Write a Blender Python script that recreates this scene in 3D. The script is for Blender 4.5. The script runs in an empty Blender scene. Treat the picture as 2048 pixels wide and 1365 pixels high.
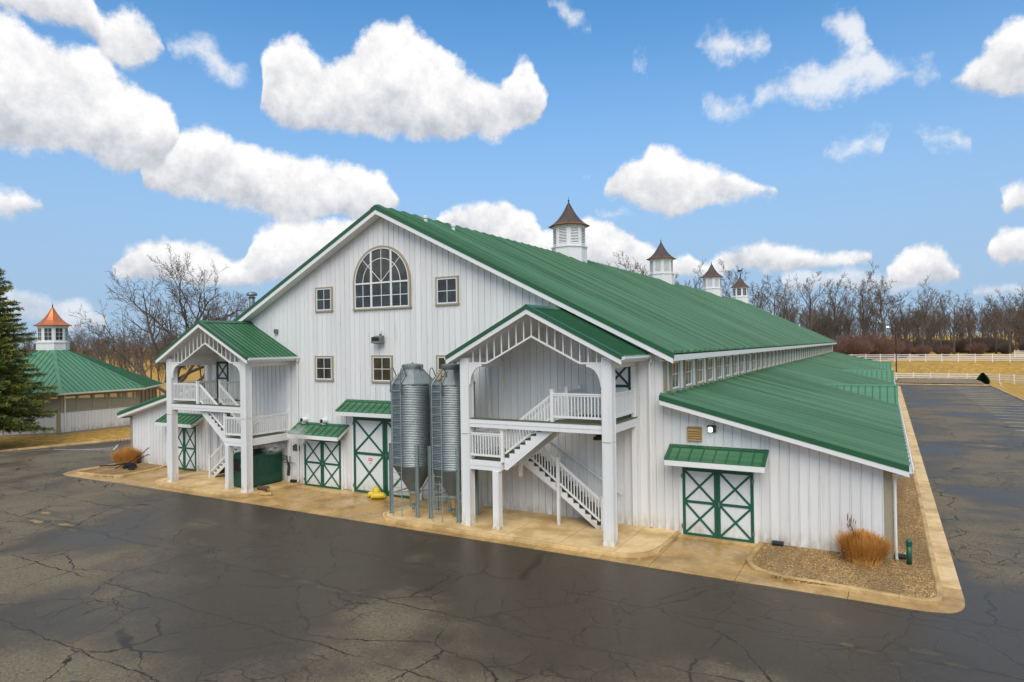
import bpy, math, random
from mathutils import Vector, Matrix
R = math.radians
S = bpy.context.scene
COL = S.collection

# ------------------------------------------------------------------ camera
CAM = Vector((0, 0, 7.0)); FPX = 1317.4; YAW, PITCH, ROLL = R(29.573), R(.2872), R(-.8437)
_F = Vector((-math.sin(YAW)*math.cos(PITCH), math.cos(YAW)*math.cos(PITCH), math.sin(PITCH)))
_R = Vector((math.cos(YAW), math.sin(YAW), 0)); _U = _R.cross(_F)
_c, _s = math.cos(ROLL), math.sin(ROLL)
CR, CU = _c*_R + _s*_U, -_s*_R + _c*_U
cam = bpy.data.objects.new('camera', bpy.data.cameras.new('camera')); COL.objects.link(cam)
cam.matrix_world = Matrix(((CR.x, CU.x, -_F.x, CAM.x), (CR.y, CU.y, -_F.y, CAM.y), (CR.z, CU.z, -_F.z, CAM.z), (0, 0, 0, 1)))
cam.data.sensor_width = 36; cam.data.lens = FPX/2048*36; cam.data.clip_end = 5000; cam.data.clip_start = .1
S.camera = cam
def ray(u, v): return CR*((u-1024)/FPX) + CU*(-(v-682.5)/FPX) + _F
def azel(u, v):
    d = ray(u, v).normalized()
    return math.atan2(d.x, d.y), math.asin(d.z)
def at(u, d):                       # a point of the plan seen in column u at depth d
    r = ray(u, 690); p = CAM + r*d
    return p.x, p.y

# ------------------------------------------------------------------ world, sun, exposure
S.view_settings.view_transform = 'Standard'; S.view_settings.look = 'None'
S.view_settings.exposure = 0.72; S.view_settings.gamma = 1; S.view_settings.use_curve_mapping = False
SUN_AZ, SUN_EL = R(152), R(46)      # azimuth from +y towards +x
W = bpy.data.worlds.new('World'); S.world = W; W.use_nodes = True
W.cycles.sampling_method = 'MANUAL'; W.cycles.sample_map_resolution = 256
S.cycles.use_denoising = True
S.cycles.max_bounces = 6; S.cycles.diffuse_bounces = 4; S.cycles.glossy_bounces = 3; S.cycles.transmission_bounces = 2; S.cycles.volume_bounces = 1
def build_world():
    nt = W.node_tree; nt.nodes.clear(); L = nt.links
    def N(t, **k):
        n = nt.nodes.new(t)
        for a, b in k.items(): setattr(n, a, b)
        return n
    def put(sock, v):
        if hasattr(v, 'links'): L.new(v, sock)
        else: sock.default_value = v
    def M(op, a, b=None, c=None, clamp=False):
        n = N('ShaderNodeMath', operation=op, use_clamp=clamp)
        for i, v in enumerate((a, b, c)):
            if v is not None: put(n.inputs[i], v)
        return n.outputs[0]
    def V(op, a, b=None, c=None, out=0):
        n = N('ShaderNodeVectorMath', operation=op)
        for i, v in enumerate((a, b, c)):
            if v is not None: put(n.inputs[i], v)
        return n.outputs[out]
    def sstep(x, a, b):
        n = N('ShaderNodeMapRange', interpolation_type='SMOOTHSTEP')
        put(n.inputs['Value'], x); n.inputs['From Min'].default_value = a; n.inputs['From Max'].default_value = b
        return n.outputs[0]
    def noise(vec, scale, detail, rough, off=None):
        n = N('ShaderNodeTexNoise'); put(n.inputs['Vector'], vec)
        n.inputs['Scale'].default_value = scale; n.inputs['Detail'].default_value = detail; n.inputs['Roughness'].default_value = rough
        return n.outputs['Fac']
    sky = N('ShaderNodeTexSky', sky_type='NISHITA'); sky.sun_disc = False
    sky.sun_elevation = SUN_EL; sky.sun_rotation = SUN_AZ
    sky.altitude = 300; sky.air_density = 1.0; sky.dust_density = .4; sky.ozone_density = 2.2
    d = N('ShaderNodeTexCoord').outputs['Generated']
    xyz = N('ShaderNodeSeparateXYZ'); L.new(d, xyz.inputs[0])
    az = M('ARCTAN2', xyz.outputs[0], xyz.outputs[1]); el = M('ARCSINE', xyz.outputs[2])
    azw = M('WRAP', az, -YAW+R(45), -YAW-R(45))
    # gentle warp so that outlines stay ragged
    wn = N('ShaderNodeTexNoise'); L.new(d, wn.inputs['Vector']); wn.inputs['Scale'].default_value = 14; wn.inputs['Detail'].default_value = 3
    wsep = N('ShaderNodeSeparateColor'); L.new(wn.outputs['Color'], wsep.inputs[0])
    azp = M('ADD', azw, M('MULTIPLY', M('SUBTRACT', wsep.outputs[0], .5), .05))
    elp = M('ADD', el, M('MULTIPLY', M('SUBTRACT', wsep.outputs[1], .5), .035))
    A0, A1, E0, E1 = -YAW-R(45), -YAW+R(45), -.10, .70
    azn = M('DIVIDE', M('SUBTRACT', azp, A0), A1-A0)
    def curve(pts):
        n = N('ShaderNodeFloatCurve'); c = n.mapping.curves[0]; n.mapping.use_clip = False
        pts = sorted(pts); last = -1; keep = []
        for x, y in pts:
            if x > last+.002 and 0 <= x <= 1: keep.append((x, y)); last = x
        c.points[0].location = keep[0]; c.points[1].location = keep[-1]
        for x, y in keep[1:-1]: c.points.new(x, y)
        for q in c.points: q.handle_type = 'AUTO_CLAMPED'
        n.mapping.update(); put(n.inputs['Value'], azn)
        return M('MULTIPLY_ADD', n.outputs[0], E1-E0, E0)
    def layer(clouds):
        """each cloud: (column, row of its top, row of its base); between clouds top sinks under base"""
        T, B = [], []; gap = R(1.6)
        for cl in clouds:
            pa = []
            for (u, vt, vb) in cl:
                az_, e1 = azel(u, vt); _, e0 = azel(u, vb); pa.append(((az_-A0)/(A1-A0), e1, e0))
            for x, e1, e0 in pa: T.append((x, e1)); B.append((x, e0))
            for x, m in ((pa[0][0]-.006, (pa[0][1]+pa[0][2])/2), (pa[-1][0]+.006, (pa[-1][1]+pa[-1][2])/2)): T.append((x, m-gap)); B.append((x, m+gap))
        f = lambda P: [(x, (e-E0)/(E1-E0)) for x, e in P]
        xs = [x for x, _ in T]; T += [(0, T[0][1]-.05), (1, T[-1][1]-.05)]; B += [(0, B[0][1]+.05), (1, B[-1][1]+.05)]
        return curve(f(T)), curve(f(B))
    LAYERS = [
     # far, low banks
     [[(-140, 560, 640), (0, 570, 655), (60, 588, 655), (130, 598, 660), (205, 630, 665)], [(1560, 548, 578), (1660, 540, 580), (1780, 548, 578), (1840, 560, 574)], [(1948, 572, 592), (1990, 566, 594), (2050, 578, 592)]],
     [[(234, 515, 545), (258, 500, 560), (350, 486, 566), (430, 500, 570), (470, 520, 572), (500, 470, 565), (530, 452, 565), (600, 446, 560), (680, 438, 560), (750, 430, 560), (800, 440, 545)],
      [(872, 425, 465), (920, 412, 480), (1000, 404, 500), (1055, 425, 515), (1085, 470, 525), (1140, 450, 530), (1190, 438, 545), (1245, 465, 550), (1292, 500, 560), (1340, 520, 560), (1378, 506, 556), (1412, 526, 560), (1440, 502, 552), (1500, 486, 548), (1560, 500, 546), (1620, 502, 538), (1690, 497, 530), (1735, 508, 522)],
      [(1775, 540, 560), (1805, 514, 563), (1850, 497, 566), (1895, 512, 562), (1935, 538, 548)], [(1968, 488, 508), (1995, 468, 522), (2025, 464, 526), (2110, 475, 528)]],
     [[(-140, 375, 425), (0, 378, 422), (45, 382, 421), (62, 404, 422), (86, 408, 418)],
      [(284, 300, 330), (300, 274, 388), (350, 260, 402), (420, 256, 408), (480, 278, 424), (520, 284, 430), (565, 304, 436), (620, 318, 440), (700, 326, 440), (755, 342, 434), (797, 376, 398)],
      [(1214, 372, 392), (1236, 322, 404), (1280, 312, 414), (1308, 288, 422), (1345, 286, 427), (1372, 314, 422), (1430, 328, 412), (1482, 350, 405), (1545, 386, 400)], [(1992, 400, 414), (2010, 374, 420), (2050, 362, 422), (2110, 366, 424)]],
     [[(-160, -90, 290), (-40, -20, 300), (30, 30, 306), (90, 85, 308), (140, 100, 305), (180, 86, 322), (240, 142, 350), (300, 178, 346), (340, 226, 318), (362, 252, 286)],
      [(516, 196, 214), (530, 130, 232), (556, 94, 250), (596, 90, 264), (640, 112, 270), (700, 84, 272), (750, 62, 274), (805, 46, 276), (855, 74, 280), (900, 118, 284), (955, 152, 282), (1005, 164, 272), (1040, 130, 262), (1066, 140, 250), (1086, 172, 236), (1098, 196, 214)],
      [(1902, 158, 168), (1940, 126, 178), (1985, 88, 184), (2050, 46, 186), (2140, 30, 190)]],
     [[(-150, -120, -10), (0, -60, 20), (90, -60, 40), (180, -20, 80), (200, 24, 108), (250, 14, 132), (300, 34, 128), (334, 84, 108)]]]
    THIN = [
     [[(1396, 190, 232), (1420, 182, 238), (1460, 205, 242), (1505, 200, 240), (1535, 150, 218), (1580, 130, 214), (1640, 126, 210), (1690, 100, 205), (1730, 60, 195), (1765, 110, 180), (1800, 120, 176), (1850, 122, 176), (1886, 142, 166)], [(340, 66, 120), (400, 75, 140), (470, 130, 180), (500, 150, 175)],
      [(1096, -10, 20), (1130, 0, 40), (1160, 10, 62), (1184, 36, 62)], [(1268, 98, 155), (1290, 92, 160), (1304, 110, 150)]],
     [[(1646, 22, 60), (1680, 0, 75), (1715, -5, 100), (1745, 20, 110)], [(1398, 84, 106), (1440, 48, 138), (1490, 60, 136), (1528, 66, 120)],
      [(1205, 420, 440), (1265, 424, 442)]],
     [[(1170, 342, 366), (1195, 346, 364)], [(1646, 286, 320), (1690, 280, 324), (1725, 246, 306), (1775, 262, 312)], [(1834, 252, 286), (1880, 250, 304), (1930, 278, 300)]]]
    lift = V('ADD', d, (.010, -.008, .024))
    n1 = noise(d, 13, 8, .68); n1b = noise(lift, 13, 5, .66)
    fb = M('MULTIPLY', M('SUBTRACT', n1, .5), 2.3)
    puff = M('MULTIPLY', M('SUBTRACT', n1, n1b), 1.7)
    skys = V('MULTIPLY', sky.outputs[0], (.054, .098, .117))
    # pale air low over the horizon
    hz = N('ShaderNodeMix', data_type='RGBA'); L.new(M('MULTIPLY', sstep(el, .52, .04), .92), hz.inputs[0])
    L.new(skys, hz.inputs[6]); hz.inputs[7].default_value = (.225, .305, .43, 1)
    col = hz.outputs[2]
    def over(col, alpha, lit_, dim=1.0):
        ramp = N('ShaderNodeMix', data_type='RGBA'); put(ramp.inputs[0], lit_)
        ramp.inputs[6].default_value = (.315, .335, .375, 1); ramp.inputs[7].default_value = (.615, .61, .61, 1)
        m = N('ShaderNodeMix', data_type='RGBA'); L.new(alpha, m.inputs[0]); L.new(col, m.inputs[6]); L.new(ramp.outputs[2], m.inputs[7])
        return m.outputs[2]
    ft = M('MULTIPLY', M('SUBTRACT', noise(d, 30, 6, .62), .5), 3.4)
    for cl in THIN:
        T, B = layer(cl); dd = M('MULTIPLY', M('MINIMUM', M('SUBTRACT', T, elp), M('SUBTRACT', elp, B)), 45)
        a = M('MULTIPLY', sstep(M('ADD', dd, M('ADD', fb, ft)), -.2, 1.5), .8); col = over(col, a, .9)
    for i, cl in enumerate(LAYERS):
        T, B = layer(cl); up_ = M('SUBTRACT', T, elp); dn = M('SUBTRACT', elp, B)
        dd = M('ADD', M('MULTIPLY', M('MINIMUM', up_, M('MULTIPLY', dn, 1.15)), 34 if i > 1 else 46), .18)
        a = sstep(M('ADD', dd, fb), -.06, .52)
        if i == 0: a = M('MULTIPLY', a, .6)
        rel = M('DIVIDE', dn, M('MAXIMUM', M('ADD', up_, dn), .012))
        sh = M('ADD', sstep(M('ADD', rel, M('MULTIPLY', fb, .3)), -.12, .92), -.0)
        lit_ = M('ADD', M('MULTIPLY_ADD', sh, .80, .20), puff, clamp=True)
        col = over(col, a, lit_)
    # broken cloud deck overhead, above the picture: the light on the place is that of a mostly clouded sky
    pl = V('DIVIDE', d, N('ShaderNodeCombineXYZ').outputs[0]); cz = pl.node.inputs[1].links[0].from_node
    zc = M('MAXIMUM', xyz.outputs[2], .2); [put(cz.inputs[i], zc) for i in range(3)]
    nd = noise(pl, 1.7, 5, .58); deck = M('MULTIPLY', sstep(nd, .36, .54), sstep(el, .50, .68))
    col = over(col, deck, sstep(nd, .85, .35))
    bg = N('ShaderNodeBackground'); L.new(col, bg.inputs['Color']); bg.inputs['Strength'].default_value = 1.0
    L.new(bg.outputs[0], N('ShaderNodeOutputWorld').inputs[0])
build_world()
sl = bpy.data.lights.new('sun', 'SUN'); sl.energy = 1.45; sl.angle = R(45); sl.color = (1, .92, .80)
sun = bpy.data.objects.new('sun', sl); COL.objects.link(sun); sun.location = (20, -20, 40)
sun.rotation_euler = Vector((-math.sin(SUN_AZ)*math.cos(SUN_EL), -math.cos(SUN_AZ)*math.cos(SUN_EL), -math.sin(SUN_EL))).to_track_quat('-Z', 'Y').to_euler()

# ------------------------------------------------------------------ materials
MAT = {}
def mat(name, build, rough=.6, metal=0., spec=.5):
    m = bpy.data.materials.new(name); m.use_nodes = True; nt = m.node_tree
    b = nt.nodes['Principled BSDF']; b.inputs['Roughness'].default_value = rough; b.inputs['Metallic'].default_value = metal
    b.inputs['Specular IOR Level'].default_value = spec
    G = NG(nt, b); build(G); MAT[name] = m; return m
class NG:
    def __init__(s, nt, b): s.nt, s.b = nt, b
    def N(s, t, **k):
        n = s.nt.nodes.new(t)
        for a, c in k.items(): setattr(n, a, c)
        return n
    def put(s, sock, v):
        if hasattr(v, 'links'): s.nt.links.new(v, sock)
        else: sock.default_value = v
    def M(s, op, a, b=None, c=None, clamp=False):
        n = s.N('ShaderNodeMath', operation=op, use_clamp=clamp)
        for i, v in enumerate((a, b, c)):
            if v is not None: s.put(n.inputs[i], v)
        return n.outputs[0]
    def pos(s, scale=(1, 1, 1), obj=False):
        src = s.N('ShaderNodeTexCoord').outputs['Object'] if obj else s.N('ShaderNodeNewGeometry').outputs['Position']
        if tuple(scale) == (1, 1, 1): return src
        n = s.N('ShaderNodeVectorMath', operation='MULTIPLY'); s.put(n.inputs[0], src); n.inputs[1].default_value = scale
        return n.outputs[0]
    def noise(s, vec, sc, det=4, ro=.55, col=False):
        n = s.N('ShaderNodeTexNoise'); s.put(n.inputs['Vector'], vec)
        n.inputs['Scale'].default_value = sc; n.inputs['Detail'].default_value = det; n.inputs['Roughness'].default_value = ro
        return n.outputs['Color' if col else 'Fac']
    def ramp(s, x, a, b, smooth=True):
        n = s.N('ShaderNodeMapRange', interpolation_type='SMOOTHSTEP' if smooth else 'LINEAR'); s.put(n.inputs['Value'], x)
        n.inputs['From Min'].default_value = a; n.inputs['From Max'].default_value = b
        return n.outputs[0]
    def mix(s, f, a, b, mode='MIX'):
        n = s.N('ShaderNodeMix', data_type='RGBA', blend_type=mode); s.put(n.inputs[0], f)
        for i, v in ((6, a), (7, b)):
            s.put(n.inputs[i], v if hasattr(v, 'links') else (*v, 1))
        return n.outputs[2]
    def rnd(s): return s.N('ShaderNodeObjectInfo').outputs['Random']
    def color(s, v): s.put(s.b.inputs['Base Color'], v if hasattr(v, 'links') else (*v, 1))
    def rough(s, v): s.put(s.b.inputs['Roughness'], v)
    def bump(s, h, st=.3, dist=.02):
        n = s.N('ShaderNodeBump'); s.put(n.inputs['Height'], h); n.inputs['Strength'].default_value = st; n.inputs['Distance'].default_value = dist
        s.nt.links.new(n.outputs[0], s.b.inputs['Normal'])
def white(c=(.79, .785, .765), grime=.60):
    def f(G):
        st = G.noise(G.pos((7, 7, .35)), 1, 5, .6)
        bl = G.noise(G.pos(), .9, 4, .6)
        g = G.M('MULTIPLY', G.ramp(st, .48, .78), G.ramp(bl, .35, .75))
        z = G.N('ShaderNodeSeparateXYZ'); G.put(z.inputs[0], G.pos())
        splash = G.M('MULTIPLY', G.ramp(z.outputs[2], .75, .05), G.ramp(G.noise(G.pos((3, 3, 1)), 2, 4), .3, .7))
        k = G.mix(G.M('MULTIPLY', g, grime), c, (.50, .47, .38))
        k = G.mix(G.M('MULTIPLY', splash, .75), k, (.42, .33, .20))
        v = G.M('MULTIPLY_ADD', G.rnd(), .10, .93)
        cmb = G.N('ShaderNodeCombineXYZ'); [G.put(cmb.inputs[i], v) for i in range(3)]
        G.color(G.mix(1.0, k, cmb.outputs[0], 'MULTIPLY'))
        G.bump(G.noise(G.pos((1, 1, .3)), 3, 2), .12, .02)
    return f
mat('siding', white(), .42)
mat('trim_white', white((.82, .82, .80), .25), .45)
mat('porch_white', white((.82, .81, .78), .3), .5)
mat('tan_trim', lambda G: G.color(G.mix(G.noise(G.pos(), 6, 4), (.30, .26, .17), (.40, .35, .24))), .6)
def green(c1, c2, streak=True):
    def f(G):
        n = G.noise(G.pos((.35, 1.2, .35)), .9, 5, .6); m = G.noise(G.pos(), .13, 3, .5)
        lap = G.noise(G.pos((.03, 2.1, .03)), 1, 3, .7)
        k = G.mix(G.ramp(lap, .32, .68), c1, c2)
        k = G.mix(G.M('MULTIPLY', G.ramp(n, .4, .75), .4), k, c2)
        k = G.mix(G.M('MULTIPLY', G.ramp(m, .4, .7), .35), k, (.10, .22, .13))
        sp = G.ramp(G.noise(G.pos(), 14, 3, .7), .68, .78)
        k = G.mix(G.M('MULTIPLY', sp, .12), k, (.35, .42, .36))
        G.color(k); G.rough(G.M('MULTIPLY_ADD', n, .22, .34)); G.bump(G.noise(G.pos(), 2.2, 2), .08, .02)
    return f
mat('green_roof', green((.022, .098, .040), (.072, .205, .100)), .4, 0, .38)
mat('green_roof_sheen', green((.070, .215, .115), (.095, .26, .145)), .4, 0, .38)  # same roof green, lightened in colour to stand in for sky reflection
mat('green_trim', lambda G: G.color(G.mix(G.noise(G.pos(), 2, 4), (.016, .088, .036), (.026, .118, .05))), .35)
mat('green_door', lambda G: G.color(G.mix(G.noise(G.pos((1, 1, .4)), 4, 4), (.008, .085, .048), (.014, .115, .066))), .4)
mat('green_black', lambda G: G.color(G.mix(G.noise(G.pos(), 4, 3), (.012, .030, .022), (.02, .05, .035))), .4)
mat('deck_green', lambda G: G.color(G.mix(G.noise(G.pos(), 5, 4), (.075, .085, .045), (.13, .14, .075))), .7)
mat('tread_green', lambda G: G.color(G.mix(G.noise(G.pos(), 5, 4), (.045, .06, .042), (.085, .10, .072))), .7)
mat('door_panel', white((.76, .78, .77), .5), .4)
def glassy(G):
    n = G.noise(G.pos(), 1.3, 3); G.color(G.mix(G.ramp(n, .35, .7), (.020, .022, .020), (.055, .058, .050))); G.rough(.06)
    G.bump(G.noise(G.pos(), 1.1, 1), .05, .02)
mat('pane', glassy, .06, 0, .7)
mat('pane_warm', glassy, .05, 0, 1.0)
mat('galvanized', lambda G: (G.color(G.mix(G.noise(G.pos((1, 1, 2)), 2.4, 5), (.17, .20, .20), (.34, .38, .375))), G.rough(G.M('MULTIPLY_ADD', G.noise(G.pos(), 5, 3), .25, .3))), .4, .75)
mat('galvanized_dull', lambda G: G.color(G.mix(G.noise(G.pos(), 3, 5), (.11, .13, .12), (.19, .21, .19))), .5, .4)
mat('galvanized_leg', lambda G: G.color(G.mix(G.noise(G.pos((1, 1, .5)), 5, 5), (.24, .30, .29), (.40, .46, .44))), .5, .5)
mat('rust_tan', lambda G: G.color(G.mix(G.noise(G.pos(), 9, 4), (.30, .17, .05), (.52, .36, .14))), .7)
mat('copper_dark', lambda G: G.color(G.mix(G.noise(G.pos((1, 1, .6), True), 2.5, 5), (.055, .044, .040), (.135, .092, .072))), .45, .35)
mat('copper', lambda G: G.color(G.mix(G.noise(G.pos((1, 1, 1), True), 3, 4), (.36, .12, .045), (.62, .24, .09))), .35, .75)
mat('copper_bright', lambda G: G.color(G.mix(G.noise(G.pos((1, 1, .7), True), 1.6, 4), (.72, .20, .055), (.42, .17, .09))), .38, .5)
mat('iron', lambda G: G.color(G.mix(G.noise(G.pos(), 8, 4), (.02, .018, .017), (.05, .04, .035))), .6, .5)
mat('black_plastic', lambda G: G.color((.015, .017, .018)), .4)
mat('furnace_green', lambda G: G.color(G.mix(G.noise(G.pos(), 3, 5), (.006, .055, .038), (.02, .11, .07))), .38)
mat('grey_metal', lambda G: G.color(G.mix(G.noise(G.pos(), 5, 3), (.16, .17, .16), (.26, .27, .25))), .5, .5)
mat('yellow_bag', lambda G: (G.color(G.mix(G.noise(G.pos(), 9, 4), (.68, .47, .015), (.80, .62, .04))), G.bump(G.noise(G.pos(), 12, 3), .6, .03)), .4)
mat('log_bark', lambda G: (G.color(G.mix(G.noise(G.pos(), 16, 4), (.06, .035, .02), (.15, .09, .05))), G.bump(G.noise(G.pos(), 25, 3), .8, .02)), .9)
mat('log_cut', lambda G: G.color(G.mix(G.noise(G.pos(), 12, 4), (.42, .26, .10), (.58, .38, .16))), .8)
mat('red_print', lambda G: G.color((.62, .05, .045)), .5)
mat('sign_dark', lambda G: G.color((.035, .045, .04)), .4)
mat('paint_white', lambda G: (G.color(G.mix(G.ramp(G.noise(G.pos(), 8, 5, .7), .42, .62), (.72, .72, .70), (.34, .34, .33)))), .7)
def bark(a, b):
    return lambda G: G.color(G.mix(G.noise(G.pos((4, 4, 1), True), 2.5, 4), a, b))
mat('bark', bark((.055, .043, .034), (.13, .105, .082)), .9)
mat('bark_grey', bark((.075, .066, .058), (.17, .15, .13)), .9)
mat('twig', bark((.085, .062, .046), (.18, .138, .105)), .9)
mat('twig_red', bark((.13, .068, .050), (.25, .145, .105)), .9)
def needles(G):
    o = G.pos((1, 1, 1), True)
    k = G.mix(G.ramp(G.noise(o, 1.1, 3), .35, .65), (.045, .085, .026), (.20, .23, .034))
    G.color(G.mix(G.ramp(G.noise(o, 5, 3), .45, .7), k, (.38, .35, .05)))
mat('needle', needles, .6)
mat('shrub_leaf', lambda G: G.color(G.mix(G.noise(G.pos((1, 1, 1), True), 4, 4), (.012, .03, .008), (.035, .07, .02))), .6)
def straw(G):
    o = G.pos((1, 1, 1), True); z = G.N('ShaderNodeSeparateXYZ'); G.put(z.inputs[0], o)
    G.color(G.mix(G.noise(o, 7, 3), (.48, .20, .035), (.82, .45, .115)))
mat('straw', straw, .8)
mat('seed_head', lambda G: G.color((.16, .075, .035)), .9)
def drygrass(G):
    a = G.noise(G.pos(), .11, 5, .6); b = G.noise(G.pos((1, 1, 1)), 1.6, 5, .7); c = G.noise(G.pos((.5, 1.6, 1)), .5, 4, .6)
    k = G.mix(G.ramp(b, .3, .72), (.33, .18, .034), (.66, .40, .10))
    k = G.mix(G.M('MULTIPLY', G.ramp(a, .5, .7), .55), k, (.24, .19, .055))
    k = G.mix(G.M('MULTIPLY', G.ramp(c, .55, .75), .5), k, (.68, .47, .17))
    G.color(k); G.bump(G.noise(G.pos(), 6, 5, .7), .9, .12)
mat('dry_grass', drygrass, .95, 0, .2)
def gravel(dark):
    def f(G):
        vo = G.N('ShaderNodeTexVoronoi'); G.put(vo.inputs['Vector'], G.pos()); vo.inputs['Scale'].default_value = 26
        sp = G.N('ShaderNodeSeparateColor'); G.put(sp.inputs[0], vo.outputs['Color'])
        k = G.mix(sp.outputs[0], (.15, .075, .018), (.52, .305, .09))
        k = G.mix(G.ramp(sp.outputs[1], .82, .95), k, (.74, .58, .32))
        k = G.mix(G.M('MULTIPLY', G.ramp(G.noise(G.pos((1.2, .25, 1)), .9, 4), .42, .62), dark), k, (.19, .105, .036))
        G.color(k); G.bump(vo.outputs['Distance'], .9, .03)
    return f
mat('gravel', gravel(.6), .85)
mat('pebble', lambda G: G.color(G.mix(G.rnd(), (.22, .14, .06), (.46, .35, .20))), .7)
mat('mulch', lambda G: (G.color(G.mix(G.noise(G.pos(), 3.2, 6, .75), (.11, .08, .05), (.34, .26, .16))), G.bump(G.noise(G.pos(), 7, 5), 1, .1)), .95)
def concrete(wet, c1=(.70, .49, .225), c2=(.82, .60, .315), c3=(.48, .29, .10)):
    def f(G):
        a = G.noise(G.pos(), .75, 6, .62); b = G.noise(G.pos(), 5, 5, .65); c = G.noise(G.pos((1, .35, 1)), 1.9, 5, .6)
        k = G.mix(G.ramp(b, .25, .75), c1, c2)
        k = G.mix(G.M('MULTIPLY', G.ramp(a, .42, .66), .8), k, c3)
        k = G.mix(G.M('MULTIPLY', G.ramp(c, .62, .78), .5), k, (.70, .57, .38))
        v = G.M('MULTIPLY_ADD', G.rnd(), .2, .88); cm = G.N('ShaderNodeCombineXYZ'); [G.put(cm.inputs[i], v) for i in range(3)]
        k = G.mix(1, k, cm.outputs[0], 'MULTIPLY')
        G.color(k)
        r = G.ramp(G.noise(G.pos(), .5, 4), .36, .62)
        G.rough(G.M('MULTIPLY_ADD', r, -.45*wet, .72)); G.bump(b, .12, .01)
    return f
mat('concrete', concrete(.35), .7)
mat('concrete_wet', concrete(1.05, (.44, .265, .092), (.58, .38, .155), (.28, .155, .045)), .4)
mat('kerb_concrete', concrete(.4, (.52, .345, .14), (.68, .475, .215), (.34, .205, .07)), .65)
mat('lattice', lambda G: G.color(G.mix(G.noise(G.pos(), 6, 3), (.50, .43, .29), (.64, .57, .41))), .6)
mat('foundation', lambda G: G.color((.34, .30, .23)), .8)
def asphalt(G):
    P = G.pos()
    dn = G.noise(P, .8, 4, .6, True); sc = G.N('ShaderNodeVectorMath', operation='SCALE'); G.put(sc.inputs[0], dn); sc.inputs['Scale'].default_value = 1.1
    ad = G.N('ShaderNodeVectorMath', operation='ADD'); G.put(ad.inputs[0], P); G.put(ad.inputs[1], sc.outputs[0]); Pw = ad.outputs[0]
    fl = G.N('ShaderNodeVectorMath', operation='MULTIPLY'); G.put(fl.inputs[0], Pw); fl.inputs[1].default_value = (1, 1, 0); Pw = fl.outputs[0]
    big = G.noise(P, .16, 5, .6); mid = G.noise(P, 2.3, 6, .72); fine = G.M('ADD', G.M('MULTIPLY', G.noise(P, 30, 2, .8), .55), G.M('MULTIPLY', G.noise(P, 11, 3, .7), .45))
    k = G.mix(G.ramp(fine, .34, .68), (.056, .045, .029), (.285, .232, .152))
    k = G.mix(G.M('MULTIPLY', G.ramp(mid, .40, .62), .6), k, (.17, .138, .09))
    k = G.mix(G.M('MULTIPLY', G.ramp(fine, .62, .72), .5), k, (.30, .265, .20))
    def crack(scale, width, amt):
        v = G.N('ShaderNodeTexVoronoi', feature='DISTANCE_TO_EDGE'); G.put(v.inputs['Vector'], Pw); v.inputs['Scale'].default_value = scale
        v.inputs['Randomness'].default_value = 1
        return G.M('MULTIPLY', G.ramp(v.outputs['Distance'], width, width*.25), amt)
    zone = G.ramp(G.noise(P, .22, 3), .47, .6)
    c1 = G.M('MULTIPLY', crack(.34, .012, .95), G.ramp(G.noise(P, .55, 4), .36, .56)); c2 = G.M('MAXIMUM', G.M('MULTIPLY', crack(1.05, .024, .8), zone), G.M('MULTIPLY', crack(2.3, .035, .5), G.ramp(G.noise(P, .3, 3), .52, .64)))
    sp = G.N('ShaderNodeSeparateXYZ'); G.put(sp.inputs[0], P)
    wob = G.M('MULTIPLY', G.M('SUBTRACT', G.noise(P, .9, 5, .65), .5), .55)
    yy = G.M('ADD', sp.outputs[1], wob)
    fr = G.M('PINGPONG', G.M('SUBTRACT', yy, 11.2), 1.41)
    seam = G.M('MULTIPLY', G.ramp(fr, .035, .008), G.ramp(G.noise(P, .35, 3), .36, .52))
    seam = G.M('MULTIPLY', seam, G.ramp(sp.outputs[1], 20.2, 19.8))
    cr = G.M('MAXIMUM', G.M('MAXIMUM', c1, c2), seam)
    # crumbled spots where the tan base shows
    n3 = G.noise(P, 2.1, 5, .65); acc = None
    for (x, y, a, b) in [(-16.2, 14.1, .5, .22), (-15.2, 14.0, .8, .25), (-14.2, 13.95, .9, .25), (-13.2, 14.1, .4, .2), (-.9, 16.9, .28, .2), (-.45, 16.75, .3, .22), (.1, 16.4, .35, .18), (.75, 17.3, .7, .22), (1.3, 16.9, .5, .2),
                         (-30.5, 13.9, .9, .3), (-28.8, 14.2, .9, .28), (-27.6, 13.9, .6, .25), (-2.6, 18.9, .3, .12), (-3.1, 14.75, .16, .10), (-2.75, 14.6, .1, .07), (5.5, 52, 2.2, 1.2), (-31.8, 14.8, .8, .3)]:
        m = G.N('ShaderNodeVectorMath', operation='MULTIPLY_ADD'); G.put(m.inputs[0], P); m.inputs[1].default_value = (1/a, 1/b, 0); m.inputs[2].default_value = (-x/a, -y/b, 0)
        l = G.N('ShaderNodeVectorMath', operation='LENGTH'); G.put(l.inputs[0], m.outputs[0])
        acc = l.outputs['Value'] if acc is None else G.M('MINIMUM', acc, l.outputs['Value'])
    spot = G.ramp(G.M('ADD', acc, G.M('MULTIPLY', n3, 2.0)), 1.62, 1.30)
    ring = G.ramp(G.M('ADD', acc, G.M('MULTIPLY', n3, 1.2)), 2.4, 1.4)
    k = G.mix(G.M('MULTIPLY', ring, .35), k, (.035, .032, .026))
    k = G.mix(cr, k, (.012, .011, .009))
    k = G.mix(G.M('MULTIPLY', spot, .55), k, (.46, .32, .14))
    damp = G.M('MULTIPLY', G.ramp(sp.outputs[1], 9.5, 17), G.M('MULTIPLY', G.ramp(sp.outputs[0], -34, -20), G.ramp(sp.outputs[1], 27, 20)))
    wet = G.ramp(G.M('ADD', big, G.M('MULTIPLY', damp, .16)), .42, .62)
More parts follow.
